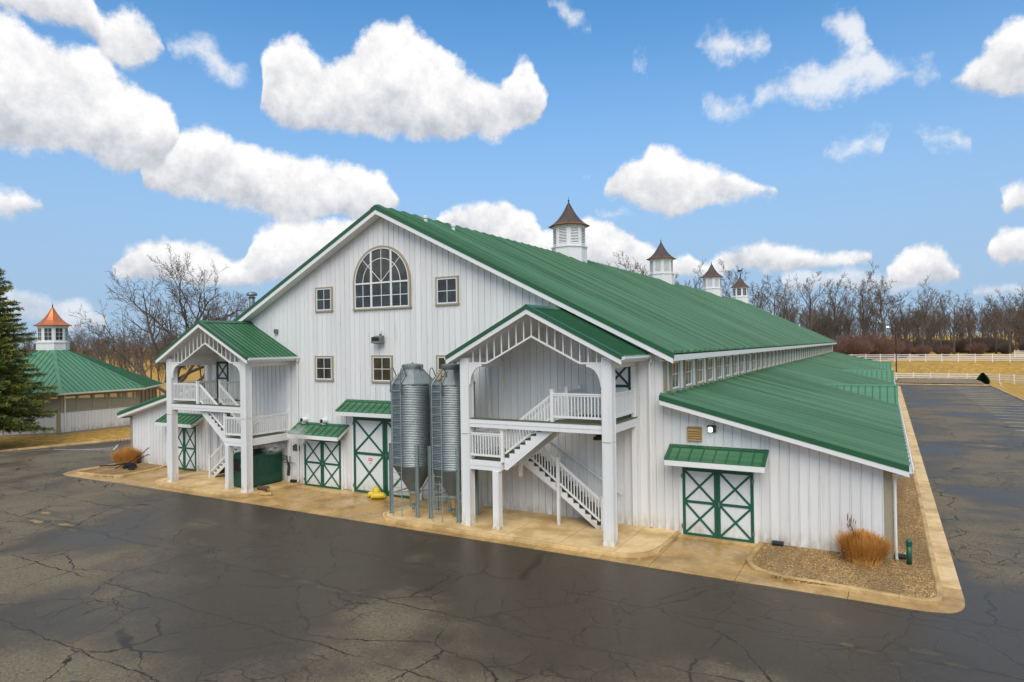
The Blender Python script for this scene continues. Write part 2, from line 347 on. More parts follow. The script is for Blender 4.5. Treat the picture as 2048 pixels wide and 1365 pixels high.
    k = G.mix(G.M('MULTIPLY', wet, .84), k, (.042, .033, .022))
    G.color(k)
    r = G.M('SUBTRACT', .76, G.M('MULTIPLY', wet, .36)); r = G.M('ADD', r, G.M('MULTIPLY', G.M('SUBTRACT', fine, .5), .25))
    G.rough(r)
    h = G.M('SUBTRACT', G.M('MULTIPLY', fine, .35), G.M('MULTIPLY', cr, 1.0)); G.bump(h, .5, .02)
mat('asphalt', asphalt, .5, 0, .27)

# ------------------------------------------------------------------ mesh helpers
class MB:
    def __init__(s): s.v, s.f = [], []
    def add(s, vs, fs):
        o = len(s.v); s.v += [tuple(p) for p in vs]; s.f += [tuple(i+o for i in f) for f in fs]; return s
    def box(s, x0, x1, y0, y1, z0, z1):
        x0, x1 = sorted((x0, x1)); y0, y1 = sorted((y0, y1)); z0, z1 = sorted((z0, z1))
        return s.add([(x0, y0, z0), (x1, y0, z0), (x1, y1, z0), (x0, y1, z0), (x0, y0, z1), (x1, y0, z1), (x1, y1, z1), (x0, y1, z1)],
                     [(3, 2, 1, 0), (4, 5, 6, 7), (0, 1, 5, 4), (1, 2, 6, 5), (2, 3, 7, 6), (3, 0, 4, 7)])
    def prism(s, poly, a, b, axis='y'):
        if axis == 'y': P = [(p[0], a, p[1]) for p in poly] + [(p[0], b, p[1]) for p in poly]
        elif axis == 'x': P = [(a, p[0], p[1]) for p in poly] + [(b, p[0], p[1]) for p in poly]
        else: P = [(p[0], p[1], a) for p in poly] + [(p[0], p[1], b) for p in poly]
        n = len(poly)
        F = [tuple(range(n)), tuple(range(2*n-1, n-1, -1))] + [((i+1) % n, i, n+i, n+(i+1) % n) for i in range(n)]
        ar = sum(poly[i][0]*poly[(i+1) % n][1]-poly[(i+1) % n][0]*poly[i][1] for i in range(n))
        flip = (ar > 0) == ((b > a) == (axis != 'y'))
        if flip: F = [tuple(reversed(f)) for f in F]
        return s.add(P, F)
    def beam(s, p, q, w, h, up=(0, 0, 1)):
        p, q = Vector(p), Vector(q); d = (q-p).normalized(); r = d.cross(Vector(up))
        if r.length < 1e-4: r = d.cross(Vector((0, 1, 0)))
        r.normalize(); u = r.cross(d); r, u = r*w/2, u*h/2
        return s.add([p-r-u, p+r-u, p+r+u, p-r+u, q-r-u, q+r-u, q+r+u, q-r+u],
                     [(3, 2, 1, 0), (4, 5, 6, 7), (0, 1, 5, 4), (1, 2, 6, 5), (2, 3, 7, 6), (3, 0, 4, 7)])
    def tube(s, pts, rad, n=6, cap=True):
        pts = [Vector(p) for p in pts]; rad = rad if isinstance(rad, (list, tuple)) else [rad]*len(pts)
        o = len(s.v); ref = None
        for i, p in enumerate(pts):
            d = (pts[min(i+1, len(pts)-1)]-pts[max(i-1, 0)])
            d = d.normalized() if d.length > 1e-9 else Vector((0, 0, 1))
            if ref is None: ref = d.orthogonal().normalized()
            a = (ref - d*ref.dot(d)); a = a.normalized() if a.length > 1e-6 else d.orthogonal().normalized(); ref = a; b = d.cross(a)
            for k in range(n):
                t = 2*math.pi*k/n; s.v.append(tuple(p+(a*math.cos(t)+b*math.sin(t))*rad[i]))
        for i in range(len(pts)-1):
            for k in range(n):
                k2 = (k+1) % n; s.f.append((o+i*n+k, o+i*n+k2, o+(i+1)*n+k2, o+(i+1)*n+k))
        if cap:
            s.f.append(tuple(o+k for k in reversed(range(n)))); s.f.append(tuple(o+(len(pts)-1)*n+k for k in range(n)))
        return s
    def lathe(s, prof, n=32, c=(0, 0), rot=0, cap=True):
        o = len(s.v)
        for r, z in prof:
            for k in range(n):
                t = 2*math.pi*k/n+rot; s.v.append((c[0]+r*math.cos(t), c[1]+r*math.sin(t), z))
        for i in range(len(prof)-1):
            for k in range(n):
                k2 = (k+1) % n; s.f.append((o+i*n+k, o+i*n+k2, o+(i+1)*n+k2, o+(i+1)*n+k))
        if cap:
            s.f.append(tuple(o+k for k in reversed(range(n)))); s.f.append(tuple(o+(len(prof)-1)*n+k for k in range(n)))
        return s
    def mesh(s, name, m, smooth=False):
        me = bpy.data.meshes.new(name); me.from_pydata(s.v, [], s.f)
        me.materials.append(MAT[m] if isinstance(m, str) else m)
        if smooth: me.polygons.foreach_set('use_smooth', [True]*len(me.polygons))
        me.update(); return me
    def build(s, name, m, parent=None, smooth=False, **props):
        return link(name, s.mesh(name, m, smooth), parent, **props)
def link(name, data, parent=None, loc=None, **props):
    o = bpy.data.objects.new(name, data); COL.objects.link(o)
    if parent is not None:
        o.parent = parent
        if parent.parent is None and parent.type == 'EMPTY': o.matrix_parent_inverse = Matrix.Translation(-parent.location)
    if loc is not None: o.location = loc
    for k, v in props.items(): o[k] = v
    return o
def thing(name, label, cat, loc=(0, 0, 0), group=None):
    o = bpy.data.objects.new(name, None); COL.objects.link(o); o.location = loc; o.empty_display_size = .3
    o['label'] = label; o['category'] = cat
    if group: o['group'] = group
    return o
def tag(o, label, cat, group=None):
    o['label'] = label; o['category'] = cat
    if group: o['group'] = group
    return o
def copy_tree(o, parent=None):
    c = o.copy(); COL.objects.link(c)
    if parent is not None: c.parent = parent
    for ch in o.children: copy_tree(ch, c)
    return c
def clip(poly, axis, lo, hi):
    def half(P, f):
        out = []
        for i in range(len(P)):
            a, b = P[i], P[(i+1) % len(P)]; fa, fb = f(a), f(b)
            if fa >= 0: out.append(a)
            if (fa >= 0) != (fb >= 0):
                t = fa/(fa-fb); out.append((a[0]+(b[0]-a[0])*t, a[1]+(b[1]-a[1])*t))
        return out
    P = half(poly, lambda p: p[axis]-lo)
    return half(P, lambda p: hi-p[axis]) if len(P) > 2 else []
def smooth_path(pts, k=6):                      # Catmull-Rom
    out = []; n = len(pts)
    for i in range(n-1):
        p0, p1, p2, p3 = (pts[max(i-1, 0)], pts[i], pts[i+1], pts[min(i+2, n-1)])
        for j in range(k):
            t = j/k
            out.append(tuple(.5*((2*b)+(-a+c)*t+(2*a-5*b+4*c-d)*t*t+(-a+3*b-3*c+d)*t**3) for a, b, c, d in zip(p0, p1, p2, p3)))
    return out+[tuple(pts[-1])]

# ------------------------------------------------------------------ ground
def sst(a, b, x): t = max(0, min(1, (x-a)/(b-a))); return t*t*(3-2*t)
def terrain(x, y):
    z = -.05
    z += 2.6*sst(127, 149, y)*sst(-60, -30, x)
    z += 1.6*sst(150, 330, y)
    z += .5*sst(152, 220, y)*math.sin(x*.021+1)*math.sin(y*.017)*.8
    z += 9*sst(500, 1500, math.hypot(x, y))
    return z
def build_ground():
    xs = [-2200, -1500, -1000, -700, -500, -350] + [-260+8*i for i in range(48)] + [130, 170, 240, 350, 500, 800, 1300, 2000]
    ys = [-1500, -800, -400, -200, -100, -60] + [-40+6*i for i in range(60)] + [330, 400, 520, 700, 950, 1300, 1800, 2400]
    v = [(x, y, terrain(x, y)) for y in ys for x in xs]; n = len(xs)
    f = [(j*n+i, j*n+i+1, (j+1)*n+i+1, (j+1)*n+i) for j in range(len(ys)-1) for i in range(n-1)]
    MB().add(v, f).build('ground', 'dry_grass', None, True, kind='structure')
    lot = [(-75, -60), (60, -60), (60, 19.0), (12.9, 40), (12.9, 117.0), (1.0, 117.0), (1.0, 20.7), (-40.0, 20.7), (-40.9, 21.6), (-40.9, 46), (-46, 46), (-51.35, 29.95), (-53.85, 22.3), (-58, 10)]
    MB().add([(x, y, 0) for x, y in lot], [tuple(range(len(lot)))]).build('asphalt_lot', 'asphalt', None, kind='structure')
build_ground()
def kerb(path, name='kerb', w=.17, h=.13, side=1, closed=False, z0=0., seg=3.0, m='kerb_concrete'):
    """rounded kerb along a plan path (its outer foot), cast in lengths; the body lies on the given side"""
    root = MB(); pts = [Vector((*p, 0)) for p in path]
    prof = [(0, 0), (.015, h*.75), (.05, h), (w-.03, h), (w, h*.8), (w, -.02), (0, -.02)]
    nr = []
    for i in range(len(pts)):
        d = (pts[min(i+1, len(pts)-1)]-pts[max(i-1, 0)]).normalized(); nr.append(Vector((-d.y, d.x, 0))*side)
    pieces = []; cur = [0]; acc = 0
    for i in range(1, len(pts)):
        acc += (pts[i]-pts[i-1]).length; cur.append(i)
        if acc > seg or i == len(pts)-1: pieces.append(cur); cur = [i]; acc = 0
    par = None
    for k, idx in enumerate(pieces):
        b = MB(); n = len(prof)
        for j, i in enumerate(idx):
            d = Vector((0, 0, 0))
            if j == 0 and k > 0: d = (pts[idx[1]]-pts[i]).normalized()*.008
            for a, z in prof: b.v.append(tuple(pts[i]+d+nr[i]*a+Vector((0, 0, z+z0))))
        for j in range(len(idx)-1):
            for q in range(n):
                q2 = (q+1) % n; fc = (j*n+q, j*n+q2, (j+1)*n+q2, (j+1)*n+q)
                b.f.append(fc if side > 0 else fc[::-1])
        e = len(idx)-1
        b.f.append(tuple(range(n)) if side < 0 else tuple(reversed(range(n)))); b.f.append(tuple(e*n+q for q in (reversed(range(n)) if side < 0 else range(n))))
        if par is None:
            par = b.build(name, m, None, kind='structure')
        else: b.build('kerb_stone', m, par)
    return par
def line_dense(pts, step=1.0):
    out = []
    for a, b in zip(pts, pts[1:]):
        n = max(1, int(math.dist(a, b)/step))
        out += [(a[0]+(b[0]-a[0])*i/n, a[1]+(b[1]-a[1])*i/n) for i in range(n)]
    return out+[pts[-1]]
def slabs(name, outline, cuts, z0, z1, m, axis=0, gap=.009, piece='slab'):
    par = None
    for a, b in zip(cuts, cuts[1:]):
        P = clip(outline, axis, a+gap, b-gap)
        if len(P) < 3: continue
        o = MB().prism(P, z0, z1, 'z')
        if par is None: par = o.build(name, m, None, kind='structure')
        else: o.build(piece, m, par)
    return par
def build_paving():
    WALL = 23.84
    # flat apron with the gutter pan, along the whole front and round the corner
    ap = smooth_path([(-41.5, 22.6), (-41.45, 21.0), (-40.7, 19.9), (-39.2, 19.72)], 5) + [(-35, 19.92), (-25, 19.93), (-1.0, 19.88), (.6, 19.86)] + smooth_path([(.8, 19.87), (1.35, 20.05), (1.64, 20.5), (1.72, 21.2)], 5)
    out = ap + [(1.72, 22.0), (1.0, 22.0), (1.0, WALL+.05), (-41.5, WALL+.05)]
    slabs('concrete_apron', out, [-42, -39.3, -36.75, -33.9, -31, -28, -26.05, -23.2, -20.4, -18.2, -15.3, -12.4, -10.6, -8.2, -6.55, -3.95, -1.0, 2], -.06, .014, 'concrete_wet')
    slabs('gutter', [(1.26, 22.02), (1.72, 22.02), (1.72, 112.5), (1.26, 112.5)], [22.02]+[25+3.05*i for i in range(28)]+[112.5], -.06, .014, 'concrete', axis=1)
    # raised slab under the porch next to the shed door
    sl_ = smooth_path([(-33.8, WALL), (-33.86, 21.9), (-33.62, 21.1), (-33.1, 20.62), (-32.2, 20.42)], 6) + [(-26.9, 20.4)] + smooth_path([(-26.46, 20.44), (-26.2, 20.75), (-26.14, 21.4), (-26.05, WALL)], 6)
    slabs('porch_slab', [(max(min(x, -26.2), -33.7), max(y, 20.5)) for x, y in sl_], [-35, -31.0, -28.4, -25], -.05, .125, 'concrete')
    kerb(sl_, 'porch_kerb', side=1)
    sr = smooth_path([(-18.0, WALL), (-18.1, 22.6), (-18.3, 21.5), (-18.1, 20.95), (-17.65, 20.5), (-16.9, 20.3), (-15.4, 20.28)], 6) + [(-10, 20.31)] + smooth_path([(-7.7, 20.36), (-7.05, 20.62), (-6.72, 21.15), (-6.6, 22.0), (-6.56, WALL)], 6)
    slabs('silo_slab', [(max(min(x, -6.65), -18.2), max(y, 20.4)) for x, y in sr], [-19, -16.35, -14.55, -12.0, -9.9, -7.9, -6], -.05, .125, 'concrete')
    kerb(sr, 'silo_kerb', side=1)
    # gravel beds and their kerbs
    gb = smooth_path([(-3.9, WALL), (-3.96, 22.2), (-3.93, 21.65), (-3.55, 20.95), (-2.7, 20.55)], 6) + [(-1.0, 20.48)] + smooth_path([(.2, 20.36), (.8, 20.36), (1.13, 20.6), (1.24, 21.1), (1.26, 22.2)], 6) + [(1.26, 25.)] + [(1.26, 28+3*i) for i in range(29)]
    kerb(gb, 'bed_kerb', side=1)
    inner = [(min(x-.09, 1.17) if x > -3 else x+.09, max(y, 20.5)) for x, y in gb]
    MB().prism(inner+[(-.05, 112), (-.05, 23.95)], -.05, .10, 'z').build('gravel_bed', 'gravel', None, kind='structure')
    ga = [(-37.25, WALL), (-36.8, 22.8), (-36.68, 21.0), (-37.0, 20.6), (-37.6, 20.45), (-40.0, 20.22), (-40.4, 20.5), (-40.6, 21.5), (-40.65, 23.0), (-40.62, WALL)][::-1]
    kerb(ga, 'bed_kerb', side=1)
    MB().prism([(min(max(x, -40.55), -36.85), max(y, 20.35)) for x, y in ga], -.05, .10, 'z').build('gravel_bed', 'gravel', None, kind='structure')
    # loose pebbles
    rng = random.Random(5); pb = MB()
    for i in range(5200):
        if rng.random() < .8: x, y = rng.uniform(-3.6, 1.0), 20.85+(rng.random()**1.6)*16
        else: x, y = rng.uniform(-40.3, -37.1), rng.uniform(20.8, 23.6)
        if y > 23.7 and x < .05: continue
        if y < 21.5 and (x < -3.1 or x > .75): continue
        r = rng.uniform(.012, .032); c = Vector((x, y, .1+r*.3))
        q = [c+Vector((rng.uniform(-1, 1), rng.uniform(-1, 1), 0)).normalized()*r for _ in range(1)]
        a = rng.uniform(0, 6); ring = [c+Vector((math.cos(a+k*1.57)*r*rng.uniform(.7, 1.2), math.sin(a+k*1.57)*r, 0)) for k in range(4)]
        pb.add(ring+[c+Vector((0, 0, r*.7))], [(0, 1, 4), (1, 2, 4), (2, 3, 4), (3, 0, 4)])
    pb.build('loose_pebbles', 'pebble', None, kind='stuff', label='loose tan pebbles scattered over the gravel beds', category='gravel')
    # left kerb of the lane in front of the pavilion, far kerbs, right kerb
    kerb(line_dense([(-49, 38), (-51.35, 29.95), (-53.85, 22.3), (-58, 10), (-64, -4)], 2), 'lane_kerb', w=.3, side=-1)
    kerb(line_dense([(12.9, 41), (12.9, 117.0), (1.3, 117.0)], 2.5), 'lot_kerb', w=.25, side=-1, seg=5)
    # mulch bank behind the lot
    b = MB(); nx, ny = 30, 8
    for j in range(ny+1):
        for i in range(nx+1):
            x = 1.0+11.9*i/nx; y = 117.25+8.0*j/ny; t = j/ny
            b.v.append((x, y, -.02+.80*math.sin(math.pi*min(1, t*.95+.05))**.6*sst(0, .06, i/nx)*sst(0, .08, 1-i/nx)*(1+.04*math.sin(i*2.1+j))))
    b.f = [(j*(nx+1)+i, j*(nx+1)+i+1, (j+1)*(nx+1)+i+1, (j+1)*(nx+1)+i) for j in range(ny) for i in range(nx)]
    b.build('mulch_bank', 'mulch', None, True, kind='structure')
    # painted lines
    par = None
    for i in range(19):
        y = 61.6+2.78*i
        q = MB().box(8.35, 12.7, y-.07, y+.07, .003, .004)
        par = q.build('stall_lines', 'paint_white', None, kind='structure') if par is None else (q.build('stall_line', 'paint_white', par) and par)
    par = None
    for (p, q) in [((-49.7, 28.1), (-47.3, 26.4)), ((-51.6, 24.6), (-47.3, 26.3)), ((-49.4, 25.6), (-48.0, 27.1)), ((-54.4, 20.2), (-51.9, 24.5))]:
        b = MB().beam((*p, .0035), (*q, .0035), .1, .001)
        par = b.build('hatched_lines', 'paint_white', None, kind='structure') if par is None else (b.build('stall_line', 'paint_white', par) and par)
build_paving()

# ------------------------------------------------------------------ barn
X0, YF, YB = -20.35, 23.85, 113.0
HW, HS = 13.2, 20.22            # half widths: main gable wall, with sheds
RT, RS = 13.45, .5              # ridge height (top of metal), slope
ST, SS = 5.05, .2535            # shed roof top at main wall, slope
def main_top(dx): return RT-RS*abs(dx)
def shed_top(dx): return ST-SS*(abs(dx)-HW)
barn = thing('horse_barn', 'long white board-sided horse barn with green metal roofs and roof cupolas', 'barn', (X0, YF, 0))
def ribbed(x_hi, z_hi, x_lo, z_lo, y0, y1, sp, rh, rw):
    """metal roof sheet falling from (x_hi,z_hi) to (x_lo,z_lo) with real ribs every sp along y"""
    b = MB(); ys = []; n = int(round((y1-y0)/sp)); s = (y1-y0)/n
    for i in range(n):
        c = y0+s*i
        e = 1.45 if i % 3 == 0 else .8
        ys += [(c, 0), (c+s/2-rw*e, 0), (c+s/2-rw*.5*e, rh*e), (c+s/2+rw*.5*e, rh*e), (c+s/2+rw*e, 0)]
    ys.append((y1, 0))
    nx, nz = (z_hi-z_lo), abs(x_lo-x_hi); l = math.hypot(nx, nz); sgn = 1 if x_lo > x_hi else -1
    for y, h in ys:
        b.v.append((x_hi+sgn*nx/l*h, y, z_hi+nz/l*h)); b.v.append((x_lo+sgn*nx/l*h, y, z_lo+nz/l*h))
    for i in range(len(ys)-1):
        f = (2*i, 2*i+1, 2*i+3, 2*i+2); b.f.append(f if sgn > 0 else f[::-1])
    m = len(ys); o = len(b.v)                    # underside
    T = .05
    b.v += [(x_hi, y0, z_hi-T), (x_lo, y0, z_lo-T), (x_lo, y1, z_lo-T), (x_hi, y1, z_hi-T)]
    b.f.append((o, o+3, o+2, o+1))
    return b
def board(x0, x1, zt0, zt1, zb=.1, y=YF, rib=.026):
    b = MB(); g = .004
    b.prism([(x0+g, zb), (x1-g, zb), (x1-g, zt1), (x0+g, zt0)], y-.022, y+.0, 'y')
    zr = min(zt0, zt1) if True else 0
    k = (zt1-zt0)/(x1-x0); xr0, xr1 = x1-.034, x1-.006
    b.prism([(xr0, zb), (xr1, zb), (xr1, zt0+k*(xr1-x0)), (xr0, zt0+k*(xr0-x0))], y-.022-rib, y-.0221, 'y')
    return b
def build_barn_shell():
    prof = [(X0-HS, 0), (X0+HS, 0), (X0+HS, shed_top(HS)-.25), (X0+HW, ST-.25), (X0+HW, main_top(HW)-.2), (X0, RT-.2), (X0-HW, main_top(HW)-.2), (X0-HW, ST-.25), (X0-HS, shed_top(HS)-.25)]
    fw = MB().prism(prof, YF+.001, YF+.2, 'y').build('front_wall', 'siding', barn)
    n = 43; w = HW/n
    for i in range(-n, n):
        a, b = i*w, (i+1)*w
        board(X0+a, X0+b, main_top(a)-.33, main_top(b)-.33).build('board', 'siding', fw)
    m = 23; w = (HS-HW)/m
    for s in (-1, 1):
        for i in range(m):
            a, b = (HW+i*w, HW+(i+1)*w) if s > 0 else (-HW-(i+1)*w, -HW-i*w)
            board(X0+a, X0+b, shed_top(a)-.30, shed_top(b)-.30).build('board', 'siding', fw)
    MB().prism(prof, YB, YB+.2, 'y').build('rear_wall', 'siding', barn)
    for s in (-1, 1):                            # long walls
        x = X0+s*HS
        x += s*.22
        lw = MB().box(x-s*.2, x, YF+.2, YB, 0, shed_top(HS)-.27).build('side_wall', 'siding', barn)
        MB().box(x-s*.219, x+s*.03, YF-.03, YF+.199, .03, shed_top(HS)-.27).build('corner_trim', 'tan_trim', barn)
        if s > 0:
            k = 0
            for i in range(int((YB-YF-.6)/.92)):
                y = YF+.5+.92*i; MB().box(x+.002, x+.03, y-.03, y+.03, .1, shed_top(HS)-.25).build('batten', 'siding', lw)
        x = X0+s*HW
        cw = MB().box(x-s*.2, x, YF+.2, YB, ST-1.0, main_top(HW)-.1).build('clerestory_wall', 'siding', barn)
        MB().box(x+s*.002, x+s*.05, YF-.03, YF+.34, ST-.05, main_top(HW)-.22).build('corner_trim', 'tan_trim', barn)
    MB().box(X0-HS, X0+HS, YF-.015, YF-.0005, .02, .099).build('foundation_strip', 'foundation', barn)
    # roofs
    E_ = 13.73
    for s in (1, -1):
        r = ribbed(X0, RT, X0+s*E_, main_top(E_), 23.3, YB+.6, .305, .088, .058).build('main_roof', 'green_roof', barn)
        # rake trim and fascia
        for nm, mt, t, h, ya, yb in (('rake_trim', 'green_trim', .035, .19, 23.265, 23.40), ('fascia', 'trim_white', -.155, .20, 23.285, 23.33)):
            e = E_+(.02 if nm == 'rake_trim' else 0)
            MB().prism([(X0, RT+t), (X0+s*e, main_top(e)+t), (X0+s*e, main_top(e)+t-h), (X0, RT+t-h)], ya, yb, 'y').build(nm, mt, r)
        MB().prism([(X0, RT-.33), (X0+s*(E_-.05), main_top(E_)-.305), (X0+s*(E_-.05), main_top(E_)-.325), (X0, RT-.35)], 23.331, YF-.05, 'y').build('soffit', 'trim_white', r)
        xe = X0+s*E_
        MB().box(xe-s*.04, xe+s*.012, 23.41, YB+.55, main_top(E_)-.27, main_top(E_)-.055).build('eave_fascia', 'trim_white', r)
        MB().box(X0+s*HW, xe-s*.041, 23.42, YB+.5, main_top(E_)-.27, main_top(E_)-.25).build('eave_soffit', 'trim_white', r)
        es = HS+.69
        h = ribbed(X0+s*(HW-.02), ST, X0+s*es, shed_top(es), 23.3, YB+.6, .305, .088, .058).build('shed_roof', 'green_roof', barn)
        for nm, mt, t, hh, ya, yb in (('rake_trim', 'green_trim', .035, .17, 23.27, 23.40), ('fascia', 'trim_white', -.135, .17, 23.29, 23.335)):
            MB().prism([(X0+s*(HW+.0), ST+t), (X0+s*es, shed_top(es)+t), (X0+s*es, shed_top(es)+t-hh), (X0+s*(HW+.0), ST+t-hh)], ya, yb, 'y').build(nm, mt, h)
        MB().prism([(X0+s*HW, ST-.30), (X0+s*(es-.04), shed_top(es)-.285), (X0+s*(es-.04), shed_top(es)-.305), (X0+s*HW, ST-.32)], 23.336, YF-.05, 'y').build('soffit', 'trim_white', h)
        xe = X0+s*es; ze = shed_top(es)
        MB().box(xe-s*.05, xe-s*.002, 23.41, YB+.55, ze-.27, ze-.06).build('eave_fascia', 'trim_white', h)
        MB().box(X0+s*(HS+.23), xe-s*.051, 23.42, YB+.5, ze-.285, ze-.268).build('eave_soffit', 'trim_white', h)
        gut = [(0, 0), (.10, .0), (.125, .05), (.115, .115), (.13, .125), (.13, .135), (.10, .135), (.10, .06), (.085, .014), (.012, .014), (.012, .12), (0, .12)]
        MB().prism([(xe+s*a, ze-.20+b) for a, b in gut], 23.36, YB+.5, 'y').build('gutter', 'trim_white', h)
        MB().box(X0+s*HW+s*.051, X0+s*HW+s*.25, YF+.36, YB, ST-.04, ST+.022).build('flashing', 'green_trim', h)
    MB().prism([(X0-.28, RT-.14+.055), (X0, RT+.06), (X0+.28, RT-.14+.055), (X0+.28, RT-.14+.035), (X0, RT+.045), (X0-.28, RT-.14+.035)], 23.25, YB+.62, 'y').build('ridge_cap', 'green_trim', barn)
    # vent stubs on the roof
    for (dx, y) in ((1.2, 25.5), (1.5, 27.4), (9.0, 108.), (5.4, 107)):
        z = main_top(dx); MB().lathe([(.09, z-.1), (.09, z+.25), (.13, z+.26), (.13, z+.36), (.02, z+.42)], 12, (X0+dx, y)).build('roof_vent', 'trim_white', barn)
    x, y = -32.2, 26.0; z = main_top(x-X0)
    fl = MB().lathe([(.16, z-.2), (.16, 10.0), (.15, 10.02)], 16, (x, y)).build('flue_pipe', 'galvanized', barn, True)
    MB().lathe([(.17, 9.9), (.20, 9.92), (.24, 9.96)], 16, (x, y)).build('collar', 'galvanized', fl)
    MB().lathe([(.29, 10.06), (.31, 10.12), (.29, 10.22), (.12, 10.29), (.02, 10.31)], 16, (x, y)).build('flue_cap', 'galvanized', fl)
    # downspout at the corner of the right shed
    xe = X0+HS+.69; ze = shed_top(HS+.69)
    MB().tube([(xe+.05, 23.7, ze-.2), (xe+.03, 23.75, ze-.30), (X0+HS+.36, 23.80, ze-.42), (X0+HS+.31, 23.77, ze-.55), (X0+HS+.31, 23.77, .75), (X0+HS+.32, 23.72, .2), (X0+HS+.34, 23.60, .13)], .045, 6).build('downspout', 'trim_white', barn)
build_barn_shell()

def rect_window(x0, x1, z0, z1, y=YF, big=False):
    fr = .075
    w = MB()
    for a in ((x0, x1, z1-fr, z1), (x0-.03, x1+.03, z0-.02, z0+fr*.7), (x0, x0+fr, z0+fr*.7, z1-fr), (x1-fr, x1, z0+fr*.7, z1-fr)):
        w.box(a[0], a[1], y-.10, y+.0, a[2], a[3])
    f = w.build('window', 'tan_trim', barn)
    a, b, c, d = x0+fr+.004, x1-fr-.004, z0+fr*.7+.004, z1-fr-.004
    s = MB()
    for q in ((a, b, d-.045, d), (a, b, c, c+.05), (a, a+.045, c+.05, d-.045), (b-.045, b, c+.05, d-.045)): s.box(q[0], q[1], y-.092, y-.03, q[2], q[3])
    s.build('sash', 'trim_white', f)
    xm, zm = (a+b)/2, (c+d)/2
    MB().box(xm-.013, xm+.013, y-.074, y-.061, c+.051, d-.046).box(a+.046, xm-.0131, y-.074, y-.061, zm-.013, zm+.013).box(xm+.0131, b-.046, y-.074, y-.061, zm-.013, zm+.013).build('muntin', 'trim_white', f)
    for (p, q, r, t) in ((a+.046, xm-.001, c+.051, zm-.001), (xm+.001, b-.046, c+.051, zm-.001), (a+.046, xm-.001, zm+.001, d-.046), (xm+.001, b-.046, zm+.001, d-.046)):
        MB().box(p, q, y-.06, y-.052, r, t).build('pane', 'pane', f)
    return f
